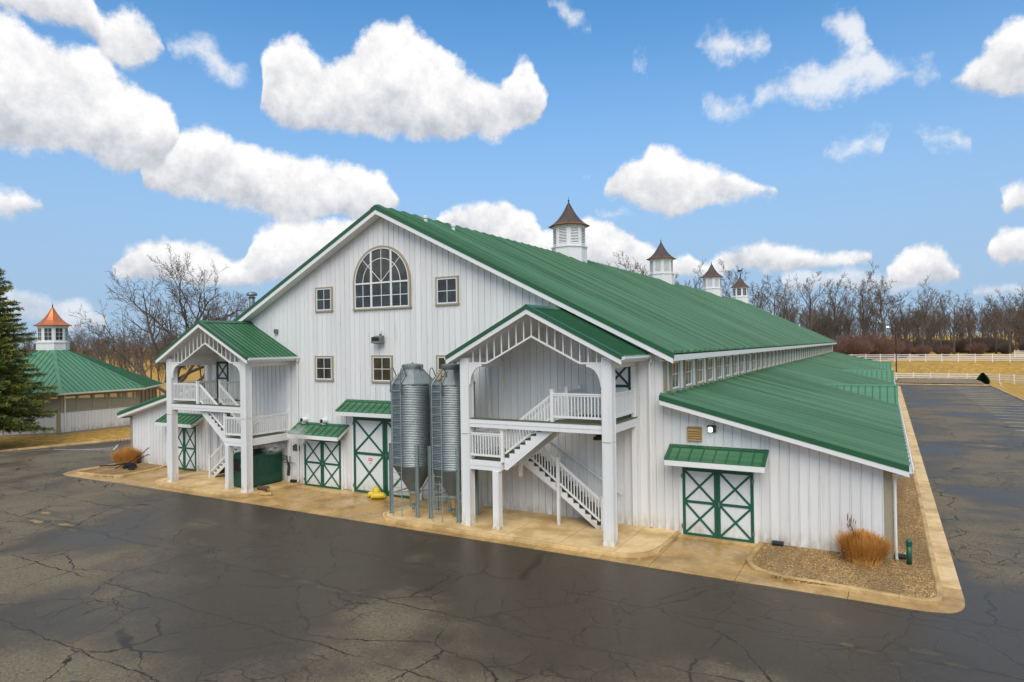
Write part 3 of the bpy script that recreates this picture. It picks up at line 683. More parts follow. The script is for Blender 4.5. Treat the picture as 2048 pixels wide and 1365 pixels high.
def build_windows():
    for (a, b, c, d) in ((-24.75, -23.6, 8.76, 9.97), (-17.36, -16.13, 8.78, 10.03), (-24.83, -23.62, 5.34, 6.57), (-21.13, -19.87, 5.31, 6.58), (-17.37, -16.12, 5.31, 6.57)): rect_window(a, b, c, d)
    # big half-round window
    cx, zb, zs, r = -20.48, 8.80, 9.98, 1.73
    def arch(ro, ri, zlo, n=36):
        b = MB(); o = [(cx+ro*math.cos(math.pi*i/n), zs+ro*math.sin(math.pi*i/n)) for i in range(n+1)]; q = [(cx+ri*math.cos(math.pi*i/n), zs+ri*math.sin(math.pi*i/n)) for i in range(n+1)]
        o = [(cx+ro, zlo)]+o+[(cx-ro, zlo)]; q = [(cx+ri, zlo)]+q+[(cx-ri, zlo)]
        return o, q
    def ring(ro, ri, zlo, y0, y1):
        o, q = arch(ro, ri, zlo); b = MB()
        for i in range(len(o)-1): b.prism([o[i], o[i+1], q[i+1], q[i]], y0, y1, 'y')
        return b
    f = ring(r, r-.09, zb, YF-.11, YF).box(cx-r-.04, cx+r+.04, YF-.12, YF-.005, zb-.07, zb-.001).build('window', 'tan_trim', barn)
    ring(r-.092, r-.145, zb+.001, YF-.10, YF-.03).box(cx-r+.15, cx+r-.15, YF-.098, YF-.03, zb+.001, zb+.06).build('sash', 'trim_white', f)
    mb = MB()
    for dx in (-.60, .60):
        zt = zs+math.sqrt((r-.15)**2-dx*dx); mb.box(cx+dx-.05, cx+dx+.05, YF-.104, YF-.03, zb+.061, zt)
    mb.box(cx-r+.15, cx+r-.15, YF-.110, YF-.03, zs-.04, zs+.035)
    mb.build('mullion', 'trim_white', f)
    g = MB(); y0, y1 = YF-.080, YF-.064
    g.box(cx-.014, cx+.014, y0, y1, zb+.06, zs+r-.15)
    for dx in (-1.13, 1.13): g.box(cx+dx-.014, cx+dx+.014, y0, y1, zb+.06, zs-.04)
    g.box(cx-r+.15, cx+r-.15, y0-.002, y1, zs-.62, zs-.59)
    for i in range(24):
        a, b = math.pi*i/24, math.pi*(i+1)/24
        g.prism([(cx+1.15*math.cos(a), zs+1.15*math.sin(a)), (cx+1.15*math.cos(b), zs+1.15*math.sin(b)), (cx+1.12*math.cos(b), zs+1.12*math.sin(b)), (cx+1.12*math.cos(a), zs+1.12*math.sin(a))], y0-.003, y1, 'y')
    for s in (-1, 1): g.beam((cx, y0+.005, zs+.04), (cx+s*1.115, y0+.005, zs+1.115), .028, .014, (0, 1, 0))
    g.build('muntin', 'trim_white', f)
    o, q = arch(r-.14, .1, zb+.05)
    MB().prism(o[1:-1]+[o[-1], o[0]], YF-.062, YF-.05, 'y').build('pane', 'pane', f)
    # clerestory windows on both long walls
    for s in (1, -1):
        x = X0+s*HW
        fr = MB().box(x, x+s*.055, -.60, .60, 5.10, 6.33); F_ = fr
        protos = None
        nwin = 46
        for i in range(nwin):
            y = 25.22+1.925*i
            if y > YB-1.2: break
            if protos is None:
                w = MB()
                for q in ((-.60, .60, 6.26, 6.34), (-.62, .62, 5.08, 5.20), (-.60, -.52, 5.20, 6.26), (.52, .60, 5.20, 6.26)): w.box(x+s*.001, x+s*.10, q[0], q[1], q[2], q[3])
                sa = MB()
                for q in ((-.518, .518, 6.20, 6.258), (-.518, .518, 5.202, 5.27), (-.518, -.455, 5.27, 6.20), (.455, .518, 5.27, 6.20)): sa.box(x+s*.002, x+s*.085, q[0], q[1], q[2], q[3])
                mu = MB().box(x+s*.045, x+s*.065, -.014, .014, 5.271, 6.199).box(x+s*.045, x+s*.062, -.454, .454, 5.75, 5.775)
                pa = MB().box(x+s*.03, x+s*.04, -.454, .454, 5.271, 6.199)
                tr = MB().box(x+s*.001, x+s*.045, .72, 1.205, 5.03, 6.33)
                protos = [w.mesh('window', 'tan_trim'), sa.mesh('sash', 'trim_white'), mu.mesh('muntin', 'trim_white'), pa.mesh('pane', 'pane_warm'), tr.mesh('pilaster', 'trim_white')]
            wo = link('window', protos[0], barn, (0, y, 0))
            link('sash', protos[1], wo); link('muntin', protos[2], wo); link('pane', protos[3], wo); link('pilaster', protos[4], barn, (0, y, 0))
build_windows()

def door_leaf(x0, x1, z0, z1, hinge=-1, st=.10, gr='green_door', midz=None, handle=None, single_x=False):
    y = YF-.05
    p = MB().box(x0, x1, y-.045, y, z0, z1).build('door', 'door_panel', barn)
    f0, f1 = y-.075, y-.0452
    zm = midz if midz else (z0+z1)/2
    MB().box(x0, x0+st, f0, f1, z0, z1).box(x1-st, x1, f0, f1, z0, z1).box(x0+st, x1-st, f0, f1, z1-st, z1).box(x0+st, x1-st, f0, f1, z0, z0+st*.8).box(x0+st, x1-st, f0, f1, zm-st*.45, zm+st*.45).build('frame', gr, p)
    for (a, b) in ((z0+st*.8, zm-st*.45), (zm+st*.45, z1-st)):
        if single_x and a < zm-.1: continue
        for k, (za, zb) in enumerate(((a, b), (b, a))):
            MB().beam((x0+st*.9, y-.058-.002*k, za), (x1-st*.9, y-.058-.002*k, zb), st*.72, .022, (0, 1, 0)).build('brace', gr, p)
    if handle is not None:
        MB().box(handle-.03, handle+.03, y-.10, y-.0751, zm-.10, zm+.06).tube([(handle, y-.12, zm-.02), (handle+.14, y-.12, zm-.02)], .012, 6).build('handle', 'galvanized', p)
    xh = x0 if hinge < 0 else x1
    for z in (z0+.3, z1-.3):
        MB().box(xh-.045, xh+.02, y-.085, y-.0752, z-.07, z+.07).build('hinge', 'grey_metal', p)
    return p
def awning(x0, x1, zw, zf, yf, n, name='awning'):
    yw = YF-.03
    def zz(y): return zf+(zw-zf)*(y-yf)/(yw-yf)
    a = MB().prism([(yw, zw), (yf, zf), (yf, zf-.03), (yw, zw-.03)], x0, x1, 'x').build('awning', 'green_roof', barn)
    for i in range(1, n):
        x = x0+(x1-x0)*i/n
        MB().prism([(yw-.12, zz(yw-.12)+.04), (yf+.005, zf+.04), (yf+.005, zf+.001), (yw-.12, zz(yw-.12)+.001)], x-.014, x+.014, 'x').build('seam', 'green_trim', a)
    for (p, q) in ((x0-.012, x0+.13), (x1-.13, x1+.012)):
        MB().prism([(yw, zw+.03), (yf, zf+.03), (yf, zf+.002), (yw, zw+.002)], p, q, 'x').build('edge_trim', 'green_trim', a)
    MB().prism([(yw, zw+.04), (yw-.14, zz(yw-.14)+.04), (yw-.14, zz(yw-.14)+.004), (yw, zw+.004)], x0-.016, x1+.016, 'x').build('top_trim', 'green_trim', a)
    MB().box(x0+.01, x1-.01, yf-.02, yf+.03, zf-.21, zf-.031).build('fascia', 'trim_white', a)
    for x in (x0+.02, x1-.055):
        MB().prism([(yw, zw-.035), (yf+.031, zf-.035), (yf+.031, zf-.20), (yw, zw-.22)], x, x+.035, 'x').build('end_board', 'trim_white', a)
    return a
def build_doors():
    zb = .06
    door_leaf(-6.47, -5.255, zb, 2.46, -1); door_leaf(-5.245, -4.03, zb, 2.46, 1, handle=-5.19)
    MB().box(-6.60, -6.475, YF-.10, YF-.023, .03, 2.55).build('door_casing', 'trim_white', barn)
    MB().box(-4.025, -3.90, YF-.10, YF-.023, .03, 2.55).build('door_casing', 'trim_white', barn)
    MB().box(-6.62, -3.88, YF-.42, YF-.03, -.04, .052).build('threshold', 'kerb_concrete', barn)
    awning(-6.92, -3.53, 3.24, 2.84, 23.02, 8)
    door_leaf(-25.62, -24.39, zb, 2.42, -1); door_leaf(-24.38, -23.15, zb, 2.42, 1, handle=-24.33)
    MB().box(-23.14, -23.02, YF-.10, YF-.023, .03, 2.5).build('door_casing', 'trim_white', barn)
    awning(-26.05, -22.66, 3.19, 2.73, 23.05, 8)
    door_leaf(-22.3, -20.36, zb, 3.62, -1, .13, midz=1.92, handle=None); door_leaf(-20.34, -18.4, zb, 3.62, 1, .13, midz=1.92, handle=-20.27)
    MB().box(-22.44, -22.31, YF-.10, YF-.023, .03, 3.7).build('door_casing', 'trim_white', barn)
    MB().box(-18.39, -18.26, YF-.10, YF-.023, .03, 3.7).build('door_casing', 'trim_white', barn)
    MB().box(-25.7, -18.0, YF-.55, YF-.03, -.04, .045).build('threshold', 'kerb_concrete', barn)
    awning(-22.78, -17.9, 4.42, 3.96, 23.05, 12)
    door_leaf(-36.42, -35.36, .06, 2.53, -1); door_leaf(-35.35, -34.28, .06, 2.53, 1, handle=-35.3)
    MB().box(-34.27, -34.15, YF-.10, YF-.023, .03, 2.6).build('door_casing', 'trim_white', barn)
    awning(-36.95, -33.62, 3.26, 2.82, 23.02, 8)
    for s in (-1, 1):            # doors out to the two upper decks
        a, b = sorted((X0+s*12.0, X0+s*11.05))
        door_leaf(a, b, 4.26, 6.28, -1, .11, 'green_black', midz=5.36, single_x=True)
        for x in (a-.09, b+.01): MB().box(x, x+.08, YF-.09, YF-.023, 4.25, 6.36).build('door_casing', 'trim_white', barn)
build_doors()

def cupola(y, zoff=0., glazed=False, vane=False, m='copper_dark', parent=barn, x=X0, z=13.0, sc=1., base_h=1.15):
    """octagonal: panelled base, louvred or glazed drum, concave copper roof"""
    rot = math.pi/8
    def oc(r): return r/math.cos(math.pi/8)
    b = MB(); z1 = base_h; z2 = z1+1.52
    b.lathe([(oc(1.20), -.6), (oc(1.20), z1-.12), (oc(1.27), z1-.10), (oc(1.27), z1), (oc(1.10), z1+.05), (oc(1.10), z2-.14), (oc(1.17), z2-.12), (oc(1.20), z2)], 8, rot=rot)
    o = b.build('cupola', 'trim_white', parent, loc=None)
    o.location = (x, y, z); o.scale = (sc, sc, sc)
    for k in range(8):
        t = k*math.pi/4; c, s = math.cos(t), math.sin(t)
        def loc(a, d, zz): return (c*d-s*a, s*d+c*a, zz)
        q = MB()
        def plate(bm, a0, a1, d0, d1, za, zb):
            P = [loc(a0, d0, za), loc(a1, d0, za), loc(a1, d1, za), loc(a0, d1, za), loc(a0, d0, zb), loc(a1, d0, zb), loc(a1, d1, zb), loc(a0, d1, zb)]
            bm.add(P, [(0, 1, 2, 3), (7, 6, 5, 4), (4, 5, 1, 0), (5, 6, 2, 1), (6, 7, 3, 2), (7, 4, 0, 3)])
        lo, hi = z1+.16, z2-.24
        fr = MB(); h = .30
        for (a0, a1, za, zb) in ((-h-.06, h+.06, hi, hi+.05), (-h-.06, h+.06, lo-.05, lo), (-h-.06, -h, lo, hi), (h, h+.06, lo, hi)): plate(fr, a0, a1, 1.098, 1.135, za, zb)
        fo = fr.build('window_frame' if glazed else 'louver_frame', 'trim_white', o)
        if glazed:
            p = MB(); plate(p, -h, h, 1.101, 1.108, lo, hi); p.build('pane', 'pane', o)
            g = MB(); plate(g, -.012, .012, 1.109, 1.122, lo, hi)
            for e in (.33, .66): plate(g, -h, h, 1.109, 1.120, lo+(hi-lo)*e-.012, lo+(hi-lo)*e+.012)
            g.build('muntin', 'trim_white', o)
        else:
            p = MB(); plate(p, -h, h, 1.101, 1.104, lo, hi); p.build('louver_shade_plate', 'black_plastic', o)  # black plate painted in for the shade between the slats
            g = MB()
            for i in range(10):
                za = lo+(hi-lo)*(i+.10)/10; zb = lo+(hi-lo)*(i+.42)/10
                P = [loc(-h, 1.150, za), loc(h, 1.150, za), loc(h, 1.106, zb+.03), loc(-h, 1.106, zb+.03), loc(-h, 1.142, za-.012), loc(h, 1.142, za-.012), loc(h, 1.106, zb), loc(-h, 1.106, zb)]
                g.add(P, [(3, 2, 1, 0), (4, 5, 6, 7), (0, 1, 5, 4), (2, 3, 7, 6)])
            lv = g.build('louver_slats', 'trim_white', o); lv['kind'] = 'stuff'
        pn = MB()
        for (a0, a1, za, zb) in ((-.48, .48, z1-.20, z1-.13), (-.49, -.42, -.5, z1-.20), (.42, .49, -.5, z1-.20)): plate(pn, a0, a1, 1.199, 1.215, za, zb)
        pn.build('base_panel', 'trim_white', o)
    R_ = 1.40; zr = z2
    prof = [(1.0, zr+.0), (R_, zr-.02), (R_+.01, zr+.04), (1.22, zr+.12), (.98, zr+.30), (.74, zr+.55), (.52, zr+.85), (.33, zr+1.17), (.17, zr+1.50), (.07, zr+1.72)]
    rf = MB().lathe([(oc(a), b_) for a, b_ in prof], 8, rot=rot).build('copper_roof', m, o)
    MB().lathe([(oc(R_+.02), zr+.0), (oc(R_+.025), zr+.045), (oc(R_-.02), zr+.075), (oc(R_-.03), zr+.05)], 8, rot=rot, cap=False).build('drip_edge', 'copper', o)
    for k in range(8):
        t = k*math.pi/4+rot
        MB().tube([(oc(a)*math.cos(t), oc(a)*math.sin(t), b_+.008) for a, b_ in prof[2:]], .02, 4).build('hip_seam', m, o)
    fn = [(.07, zr+1.70), (.045, zr+1.84), (.03, zr+1.88), (.065, zr+1.94), (.065, zr+1.97), (.02, zr+2.02), (.012, zr+2.05), (.010, zr+2.25), (.002, zr+2.30)]
    MB().lathe(fn, 10).build('finial', 'iron', o, True)
    if vane:                     # running-horse weathervane
        H = [(-.42, .30), (-.30, .36), (-.22, .30), (-.05, .33), (.14, .33), (.26, .48), (.34, .58), (.40, .54), (.50, .44), (.46, .40), (.36, .42), (.30, .24), (.24, .14), (.44, .02), (.50, -.10), (.42, -.06), (.34, .02), (.16, .10), (-.12, .10), (-.24, .02), (-.40, -.12), (-.48, -.10), (-.36, .06), (-.30, .20)]
        MB().prism([(a*1.1, zr+2.45+b_*1.1) for a, b_ in H], -.02, .02, 'y').lathe([(.02, zr+2.0), (.02, zr+2.6)], 8).beam((-.5, 0, zr+2.32), (.5, 0, zr+2.32), .025, .025).build('weathervane', 'iron', o)
    return o
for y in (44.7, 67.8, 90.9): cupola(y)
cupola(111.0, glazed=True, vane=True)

def dormer(y, w=2.1):
    es = HS+.69; ze = shed_top(es); zr = ze+.5*w+.02; dxr = HW+(ST-zr)/SS
    d = MB(); xe = X0+es+.02
    V = [(X0+dxr, y, zr+.03), (xe, y, zr+.03), (xe, y-w, ze+.03), (xe, y+w, ze+.03)]
    d.add(V+[(a, b, c-.05) for a, b, c in V], [(0, 2, 1), (0, 1, 3), (4, 5, 6), (4, 7, 5), (1, 2, 6, 5), (3, 1, 5, 7), (2, 0, 4, 6), (0, 3, 7, 4)])
    o = d.build('dormer_roof', 'green_roof_sheen', barn)
    L_ = xe-(X0+dxr); n = 11
    for s in (-1, 1):
        for i in range(n):
            x = X0+dxr+L_*(i+.6)/n; t = (x-X0-dxr)/L_
            MB().beam((x, y+s*.12, zr+.03-.06+.02), (x, y+s*w*t, zr+.05-(zr-ze)*t), .035, .045).build('seam', 'green_trim', o)
    MB().prism([(y-.16, zr-.035), (y, zr+.075), (y+.16, zr-.035), (y, zr+.055)], X0+dxr-.25, xe+.02, 'x').build('ridge_cap', 'green_roof_sheen', o)
    MB().prism([(y-w+.1, ze-.06), (y, zr-.07), (y+w-.1, ze-.06)], xe-.06, xe-.03, 'x').build('gable_board', 'trim_white', o)
for y in (45.8, 67.2, 92.0): dormer(y)

# ------------------------------------------------------------------ covered stair porches
def porch(xc, s, label):
    root = thing('stair_porch', label, 'porch', (xc, 22.0, .125), 'covered stair porches on the barn front')
    Xl = lambda l: xc+s*l
    ZS = .126; P = 2.885; PW = .18; Y0, YW = 20.97, YF-.06
    def bx(l0, l1, y0, y1, z0, z1): return MB().box(Xl(l0), Xl(l1), y0, y1, z0, z1)
    # posts with plinth and panel mouldings
    for l in (-P, P):
        p = bx(l-PW, l+PW, Y0, Y0+2*PW, ZS, 6.50).build('post', 'porch_white', root)
        bx(l-PW-.025, l+PW+.025, Y0-.025, Y0+2*PW+.025, ZS-.001, ZS+.10).build('plinth', 'porch_white', p)
        for f in (-1, 1):
            bx(l+f*(PW-.03)-.03, l+f*(PW-.03)+.03, Y0-.014, Y0-.001, ZS+.10, 6.40).build('panel_trim', 'porch_white', p)
            q = MB().box(xc+s*l+PW+.001, xc+s*l+PW+.014, Y0+PW+f*(PW-.03)-.03, Y0+PW+f*(PW-.03)+.03, ZS+.10, 6.40).build('panel_trim', 'porch_white', p)
        bx(l-PW-.006, l+PW+.006, Y0-.018, Y0+2*PW+.006, 3.62, 3.635).build('joint', 'tan_trim', p)
        bx(l-.09, l+.09, YF-.16, YF-.05, ZS, 6.30).build('wall_post', 'porch_white', root)
        bx(l-.10, l+.10, Y0+2*PW, YF-.161, 6.12, 6.46).build('header', 'porch_white', root)
    sp = bx(-1.58-.13, -1.58+.13, 21.02, 21.28, ZS, 2.28).build('post', 'porch_white', root)
    bx(-1.58-.155, -1.58+.155, 20.995, 21.305, ZS-.001, ZS+.10).build('plinth', 'porch_white', sp)
    for f in (-1, 1): bx(-1.58+f*.105-.022, -1.58+f*.105+.022, 21.008, 21.019, ZS+.1, 2.27).build('panel_trim', 'porch_white', sp)
    # roof
    ZR, SL, E_, YR = 8.36, .512, 3.52, 20.70
    top = lambda l: ZR-SL*abs(l)
    for f in (-1, 1):
        r = MB().prism([(Xl(0), ZR), (Xl(f*E_), top(E_)), (Xl(f*E_), top(E_)-.04), (Xl(0), ZR-.04)], YR, YF-.05, 'y').build('roof', 'green_roof', root)
        for i in range(11):
            y = YR+.30+.265*i
            MB().prism([(Xl(0), ZR+.045), (Xl(f*(E_-.01)), top(E_-.01)+.045), (Xl(f*(E_-.01)), top(E_-.01)+.001), (Xl(0), ZR+.001)], y-.017, y+.017, 'y').build('seam', 'green_trim', r)
        for nm, mt, t, h, ya, yb in (('rake_trim', 'green_trim', .05, .16, YR-.04, YR+.12), ('fascia', 'trim_white', -.112, .17, YR-.02, YR+.025)):
            MB().prism([(Xl(0), ZR+t), (Xl(f*(E_+.01)), top(E_+.01)+t), (Xl(f*(E_+.01)), top(E_+.01)+t-h), (Xl(0), ZR+t-h)], ya, yb, 'y').build(nm, mt, r)
        MB().prism([(Xl(0), ZR-.22), (Xl(f*(E_-.03)), top(E_)-.205), (Xl(f*(E_-.03)), top(E_)-.225), (Xl(0), ZR-.24)], YR+.03, YF-.055, 'y').build('ceiling', 'porch_white', r)
        xe = Xl(f*E_); o = 1 if xe > xc else -1
        MB().box(xe-o*.03, xe, YR+.121, YF-.06, top(E_)-.20, top(E_)-.041).build('eave_board', 'trim_white', r)
        gut = [(0, 0), (.09, 0), (.115, .05), (.105, .10), (.12, .115), (.12, .125), (.09, .125), (.09, .06), (.075, .014), (.012, .014), (.012, .11), (0, .11)]
        MB().prism([(xe+o*(.001+a), top(E_)-.135+b) for a, b in gut], YR+.05, YF-.06, 'y').build('gutter', 'trim_white', r)
        MB().tube([(xe+o*.06, YF-.16, top(E_)-.13), (xe+o*.06, YF-.16, top(E_)-.26), (xe-o*.02, YF-.12, top(E_)-.36), (xe-o*.02, YF-.10, top(E_)-.5), (xe-o*.02, YF-.10, .30), (xe-o*.02, YF-.16, .17)], .042, 6).build('downspout', 'trim_white', root)
    MB().prism([(xc-.17, ZR-.045), (xc, ZR+.07), (xc+.17, ZR-.045), (xc, ZR+.048)], YR-.045, YF-.05, 'y').build('ridge_cap', 'green_trim', root)
    # open gable screen: outer chord, inner chevron, pickets
    ya, yb = 21.02, 21.10
    und = lambda l: top(l)-.245
    ch = MB()
    for f in (-1, 1):
        ch.prism([(Xl(0), und(0)), (Xl(f*2.70), und(2.70)), (Xl(f*2.70), und(2.70)-.07), (Xl(0), und(0)-.07)], ya, yb, 'y')
        ch.prism([(Xl(f*2.70), 6.34), (Xl(f*1.90), 6.34), (Xl(f*1.90), 6.275), (Xl(f*2.70), 6.275)], ya, yb, 'y')
        ch.prism([(Xl(f*1.90), 6.34), (Xl(0), 7.31), (Xl(0), 7.24), (Xl(f*1.90), 6.275)], ya, yb, 'y')
    g = ch.build('gable_screen', 'porch_white', root)
    for i in range(-8, 9):
        l = i*.315; zl = 6.34 if abs(l) > 1.9 else 7.31-(.97/1.9)*abs(l)
        if und(l)-.07-zl < .05: continue
        bx(l-.02, l+.02, ya+.02, yb-.02, zl-.02, und(l)-.06).build('picket', 'porch_white', g)
    for f in (-1, 1):            # curved corner brackets
        q = MB(); a = 2.70; n = 10
        arc = [(Xl(f*(a-.06-.47+.47*math.sin(t)*1.0)), 5.50+.72*math.cos(t)*1.0) for t in [math.pi/2*i/n for i in range(n+1)]]
        arc = [(Xl(f*(a-.57+.52*math.sin(t))), 5.49+.70*math.cos(t)) for t in [math.pi/2*i/n for i in range(n+1)]]
        for i in range(n): q.prism([arc[i], arc[i+1], (Xl(f*a), arc[i+1][1]), (Xl(f*a), arc[i][1])], ya+.005, yb-.005, 'y')
        q.prism([(Xl(f*(a-.57)), 6.274), (Xl(f*a), 6.274), (Xl(f*a), 6.19), (Xl(f*(a-.57)), 6.19)], ya+.005, yb-.005, 'y')
        q.build('bracket', 'porch_white', root)
    # decks
    ZD, ZL, NL = 4.22, 2.64, -1.36
    d = bx(.78, P, 21.24, YW, ZD-.05, ZD).build('upper_deck', 'deck_green', root)
    fb = bx(-P+PW, P-PW, 21.03, 21.13, ZD-.19, ZD-.035).build('deck_beam', 'porch_white', root)
    bx(-P+PW, P-PW, 21.045, 21.13, ZD-.34, ZD-.191).build('lower_board', 'porch_white', fb)
    bx(-P+PW, P-PW, 21.015, 21.235, ZD-.034, ZD+.002).build('beam_cap', 'deck_green', fb)
    sb = bx(P-.02, P+.10, Y0+2*PW, YW, ZD-.19, ZD-.035).build('deck_beam', 'porch_white', root)
    bx(P-.02, P+.085, Y0+2*PW, YW, ZD-.34, ZD-.191).build('lower_board', 'porch_white', sb)
    bx(P+.001, P+.12, Y0+2*PW, YW, ZD-.034, ZD+.001).build('beam_cap', 'deck_green', sb)
    bx(.80, .92, 21.24, YW, ZD-.34, ZD-.051).build('deck_joist', 'porch_white', root)
    bx(.93, P-.03, 21.25, YW, ZD-.12, ZD-.055).build('deck_underside', 'porch_white', root)
    bx(-P+PW+.001, NL, 21.10, YW, ZL-.05, ZL).build('landing', 'deck_green', root)
    lb = bx(-P+PW+.001, NL, 21.03, 21.095, ZL-.20, ZL-.002).build('landing_beam', 'porch_white', root)
    bx(-P+PW+.001, NL+.0, 21.045, 21.095, ZL-.36, ZL-.201).build('lower_board', 'porch_white', lb)
    bx(NL-.06, NL-.002, 21.10, YW, ZL-.33, ZL-.051).build('landing_joist', 'porch_white', root)
    bx(-P-.10, -P+.02, Y0+2*PW, YW, ZL-.34, ZL-.003).build('landing_beam', 'porch_white', root)
    bx(-P+.021, -P+PW, Y0+2*PW+.001, YW, ZL-.05, ZL-.001).build('landing_edge', 'deck_green', root)
    bal = {}
    def railing(p, q, h=.94, newels=(0, 0), lowgap=.12):
        """p, q = (l, y, z) foot line; balusters are plumb also on a slope"""
        a = Vector((Xl(p[0]), p[1], p[2])); b = Vector((Xl(q[0]), q[1], q[2])); up = Vector((0, 0, 1))
        m = MB().beam(a+up*h, b+up*h, .075, .05).beam(a+up*(h-.055), b+up*(h-.055), .045, .05).beam(a+up*lowgap, b+up*lowgap, .05, .075)
        r = m.build('railing', 'porch_white', root)
        run = math.hypot(b.x-a.x, b.y-a.y); n = max(2, int(run/.118)); hh = round(h-lowgap-.09, 3)
        if hh not in bal: bal[hh] = MB().box(-.018, .018, -.018, .018, 0, hh).mesh('baluster', 'porch_white')
        for i in range(n):
            c = a.lerp(b, (i+.5)/n); link('baluster', bal[hh], r, (c.x, c.y, c.z+lowgap+.03))
        return r
    def newel(l, y, z0, z1):
        o = bx(l-.055, l+.055, y-.055, y+.055, z0, z1).build('newel', 'porch_white', root)
        bx(l-.07, l+.07, y-.07, y+.07, z1, z1+.035).build('newel_cap', 'porch_white', o)
    yf, ym, yw = 21.14, 22.42, 23.62
    newel(.76, yf, ZD-.03, ZD+1.12); newel(.74, ym, ZD-.3, ZD+1.12); newel(.74, yw, ZD, ZD+1.12)
    railing((.82, yf, ZD+.06), (P-PW, yf, ZD+.06)); railing((P, Y0+2*PW, ZD+.06), (P, yw, ZD+.06)); newel(P, yw+.06, ZD, ZD+1.12)
    railing((.74, ym+.06, ZD+.06), (.74, yw-.06, ZD+.06))
    newel(NL+.03, yf, ZL-.03, ZL+1.12); newel(NL+.14, ym-.12, ZL-.75, ZL+1.12)
    railing((-P+PW, yf, ZL+.06), (NL-.03, yf, ZL+.06)); railing((-P, Y0+2*PW, ZL+.06), (-P, yw, ZL+.06)); newel(-P, yw+.06, ZL, ZL+1.12)
    # upper flight: landing -> upper deck
    def flight(l0, z0, l1, z1, ya, yb, n, name):
        sgn = 1 if l1 > l0 else -1; run = abs(l1-l0); st = MB(); k = (z1-z0)/run
        for y in (ya, yb):
            A, B = (l0, z0), (l1, z1)
            st.prism([(Xl(l0), z0-.05), (Xl(l0), max(z0-.30, ZS)), (Xl(l0+sgn*.12), max(z0-.33, ZS)), (Xl(l1), z1-.37), (Xl(l1), z1-.05)], y, y+.045, 'y')
        f = st.build('stair_flight', 'porch_white', root)
        rise = (z1-z0)/n; tr = run/n
        t = MB().box(-tr*.62, tr*.62, 0, yb-ya-.05, -.045, 0).mesh('tread', 'tread_green')
        rr = MB().box(-.012, .012, 0, yb-ya-.05, -rise+.002, -.046).mesh('riser', 'tread_green')
        for i in range(n-1):
            z = z0+rise*(i+1); l = l0+sgn*tr*(i+.5)
            link('tread', t, f, (Xl(l), ya+.048, z))
            link('riser', rr, f, (Xl(l+sgn*tr*.45)*1.0, ya+.048, z+rise*.0 if False else z+rise-.05+.045))
        # saw-tooth carriage showing under the treads
        for y in (ya-.004, yb+.004):
            sw = MB()
            for i in range(n-1):
                z = z0+rise*(i+1)-.046; l = l0+sgn*tr*(i+.0); sw.prism([(Xl(l), z), (Xl(l+sgn*tr), z), (Xl(l+sgn*tr), z+rise*.0-.0+.001), (Xl(l+sgn*tr), z-.16), (Xl(l), z-.16-rise*.9)], y, y+.045, 'y')
            sw.build('carriage', 'porch_white', f)
        return f
    flight(NL+.05, ZL, .74, ZD, 21.22, ym-.12, 9, 'up')
    for y in (yf+.10, ym-.10): railing((NL+.10, y, ZL+.20), (.70, y, ZD+.06), .90, lowgap=.10)
    # lower flight: slab -> landing
    L0 = 1.98
    flight(L0, ZS, NL+.02, ZL, ym+.30, yw+.12, 14, 'down')
    railing((L0-.08, ym+.26, ZS+.22), (NL+.10, ym+.26, ZL+.08), .90, lowgap=.10)
    newel(.24, ym+.20, ZS, 2.65)
    MB().lathe([(.075, ZS), (.075, ZS+.06), (.06, ZS+.08)], 4, (Xl(.24), ym+.20), math.pi/4).build('newel_foot', 'porch_white', root)
    newel(L0+.02, ym+.26, ZS, ZS+1.2)
    a, b = (Xl(-.70), YF-.14, 3.18), (Xl(L0+.40), YF-.14, 1.26)
    h = MB().beam(a, b, .045, .06).build('wall_handrail', 'porch_white', root)
    for t in (.08, .36, .64, .92):
        p = Vector(a).lerp(Vector(b), t); MB().box(p.x-.015, p.x+.015, p.y+.01, YF-.05, p.z-.06, p.z-.02).build('rail_bracket', 'grey_metal', h)
    return root
porch(-11.14, 1, 'covered white stair porch with green gable roof standing beside the two feed silos')
porch(-29.57, -1, 'covered white stair porch with green gable roof sheltering the green outdoor furnace')

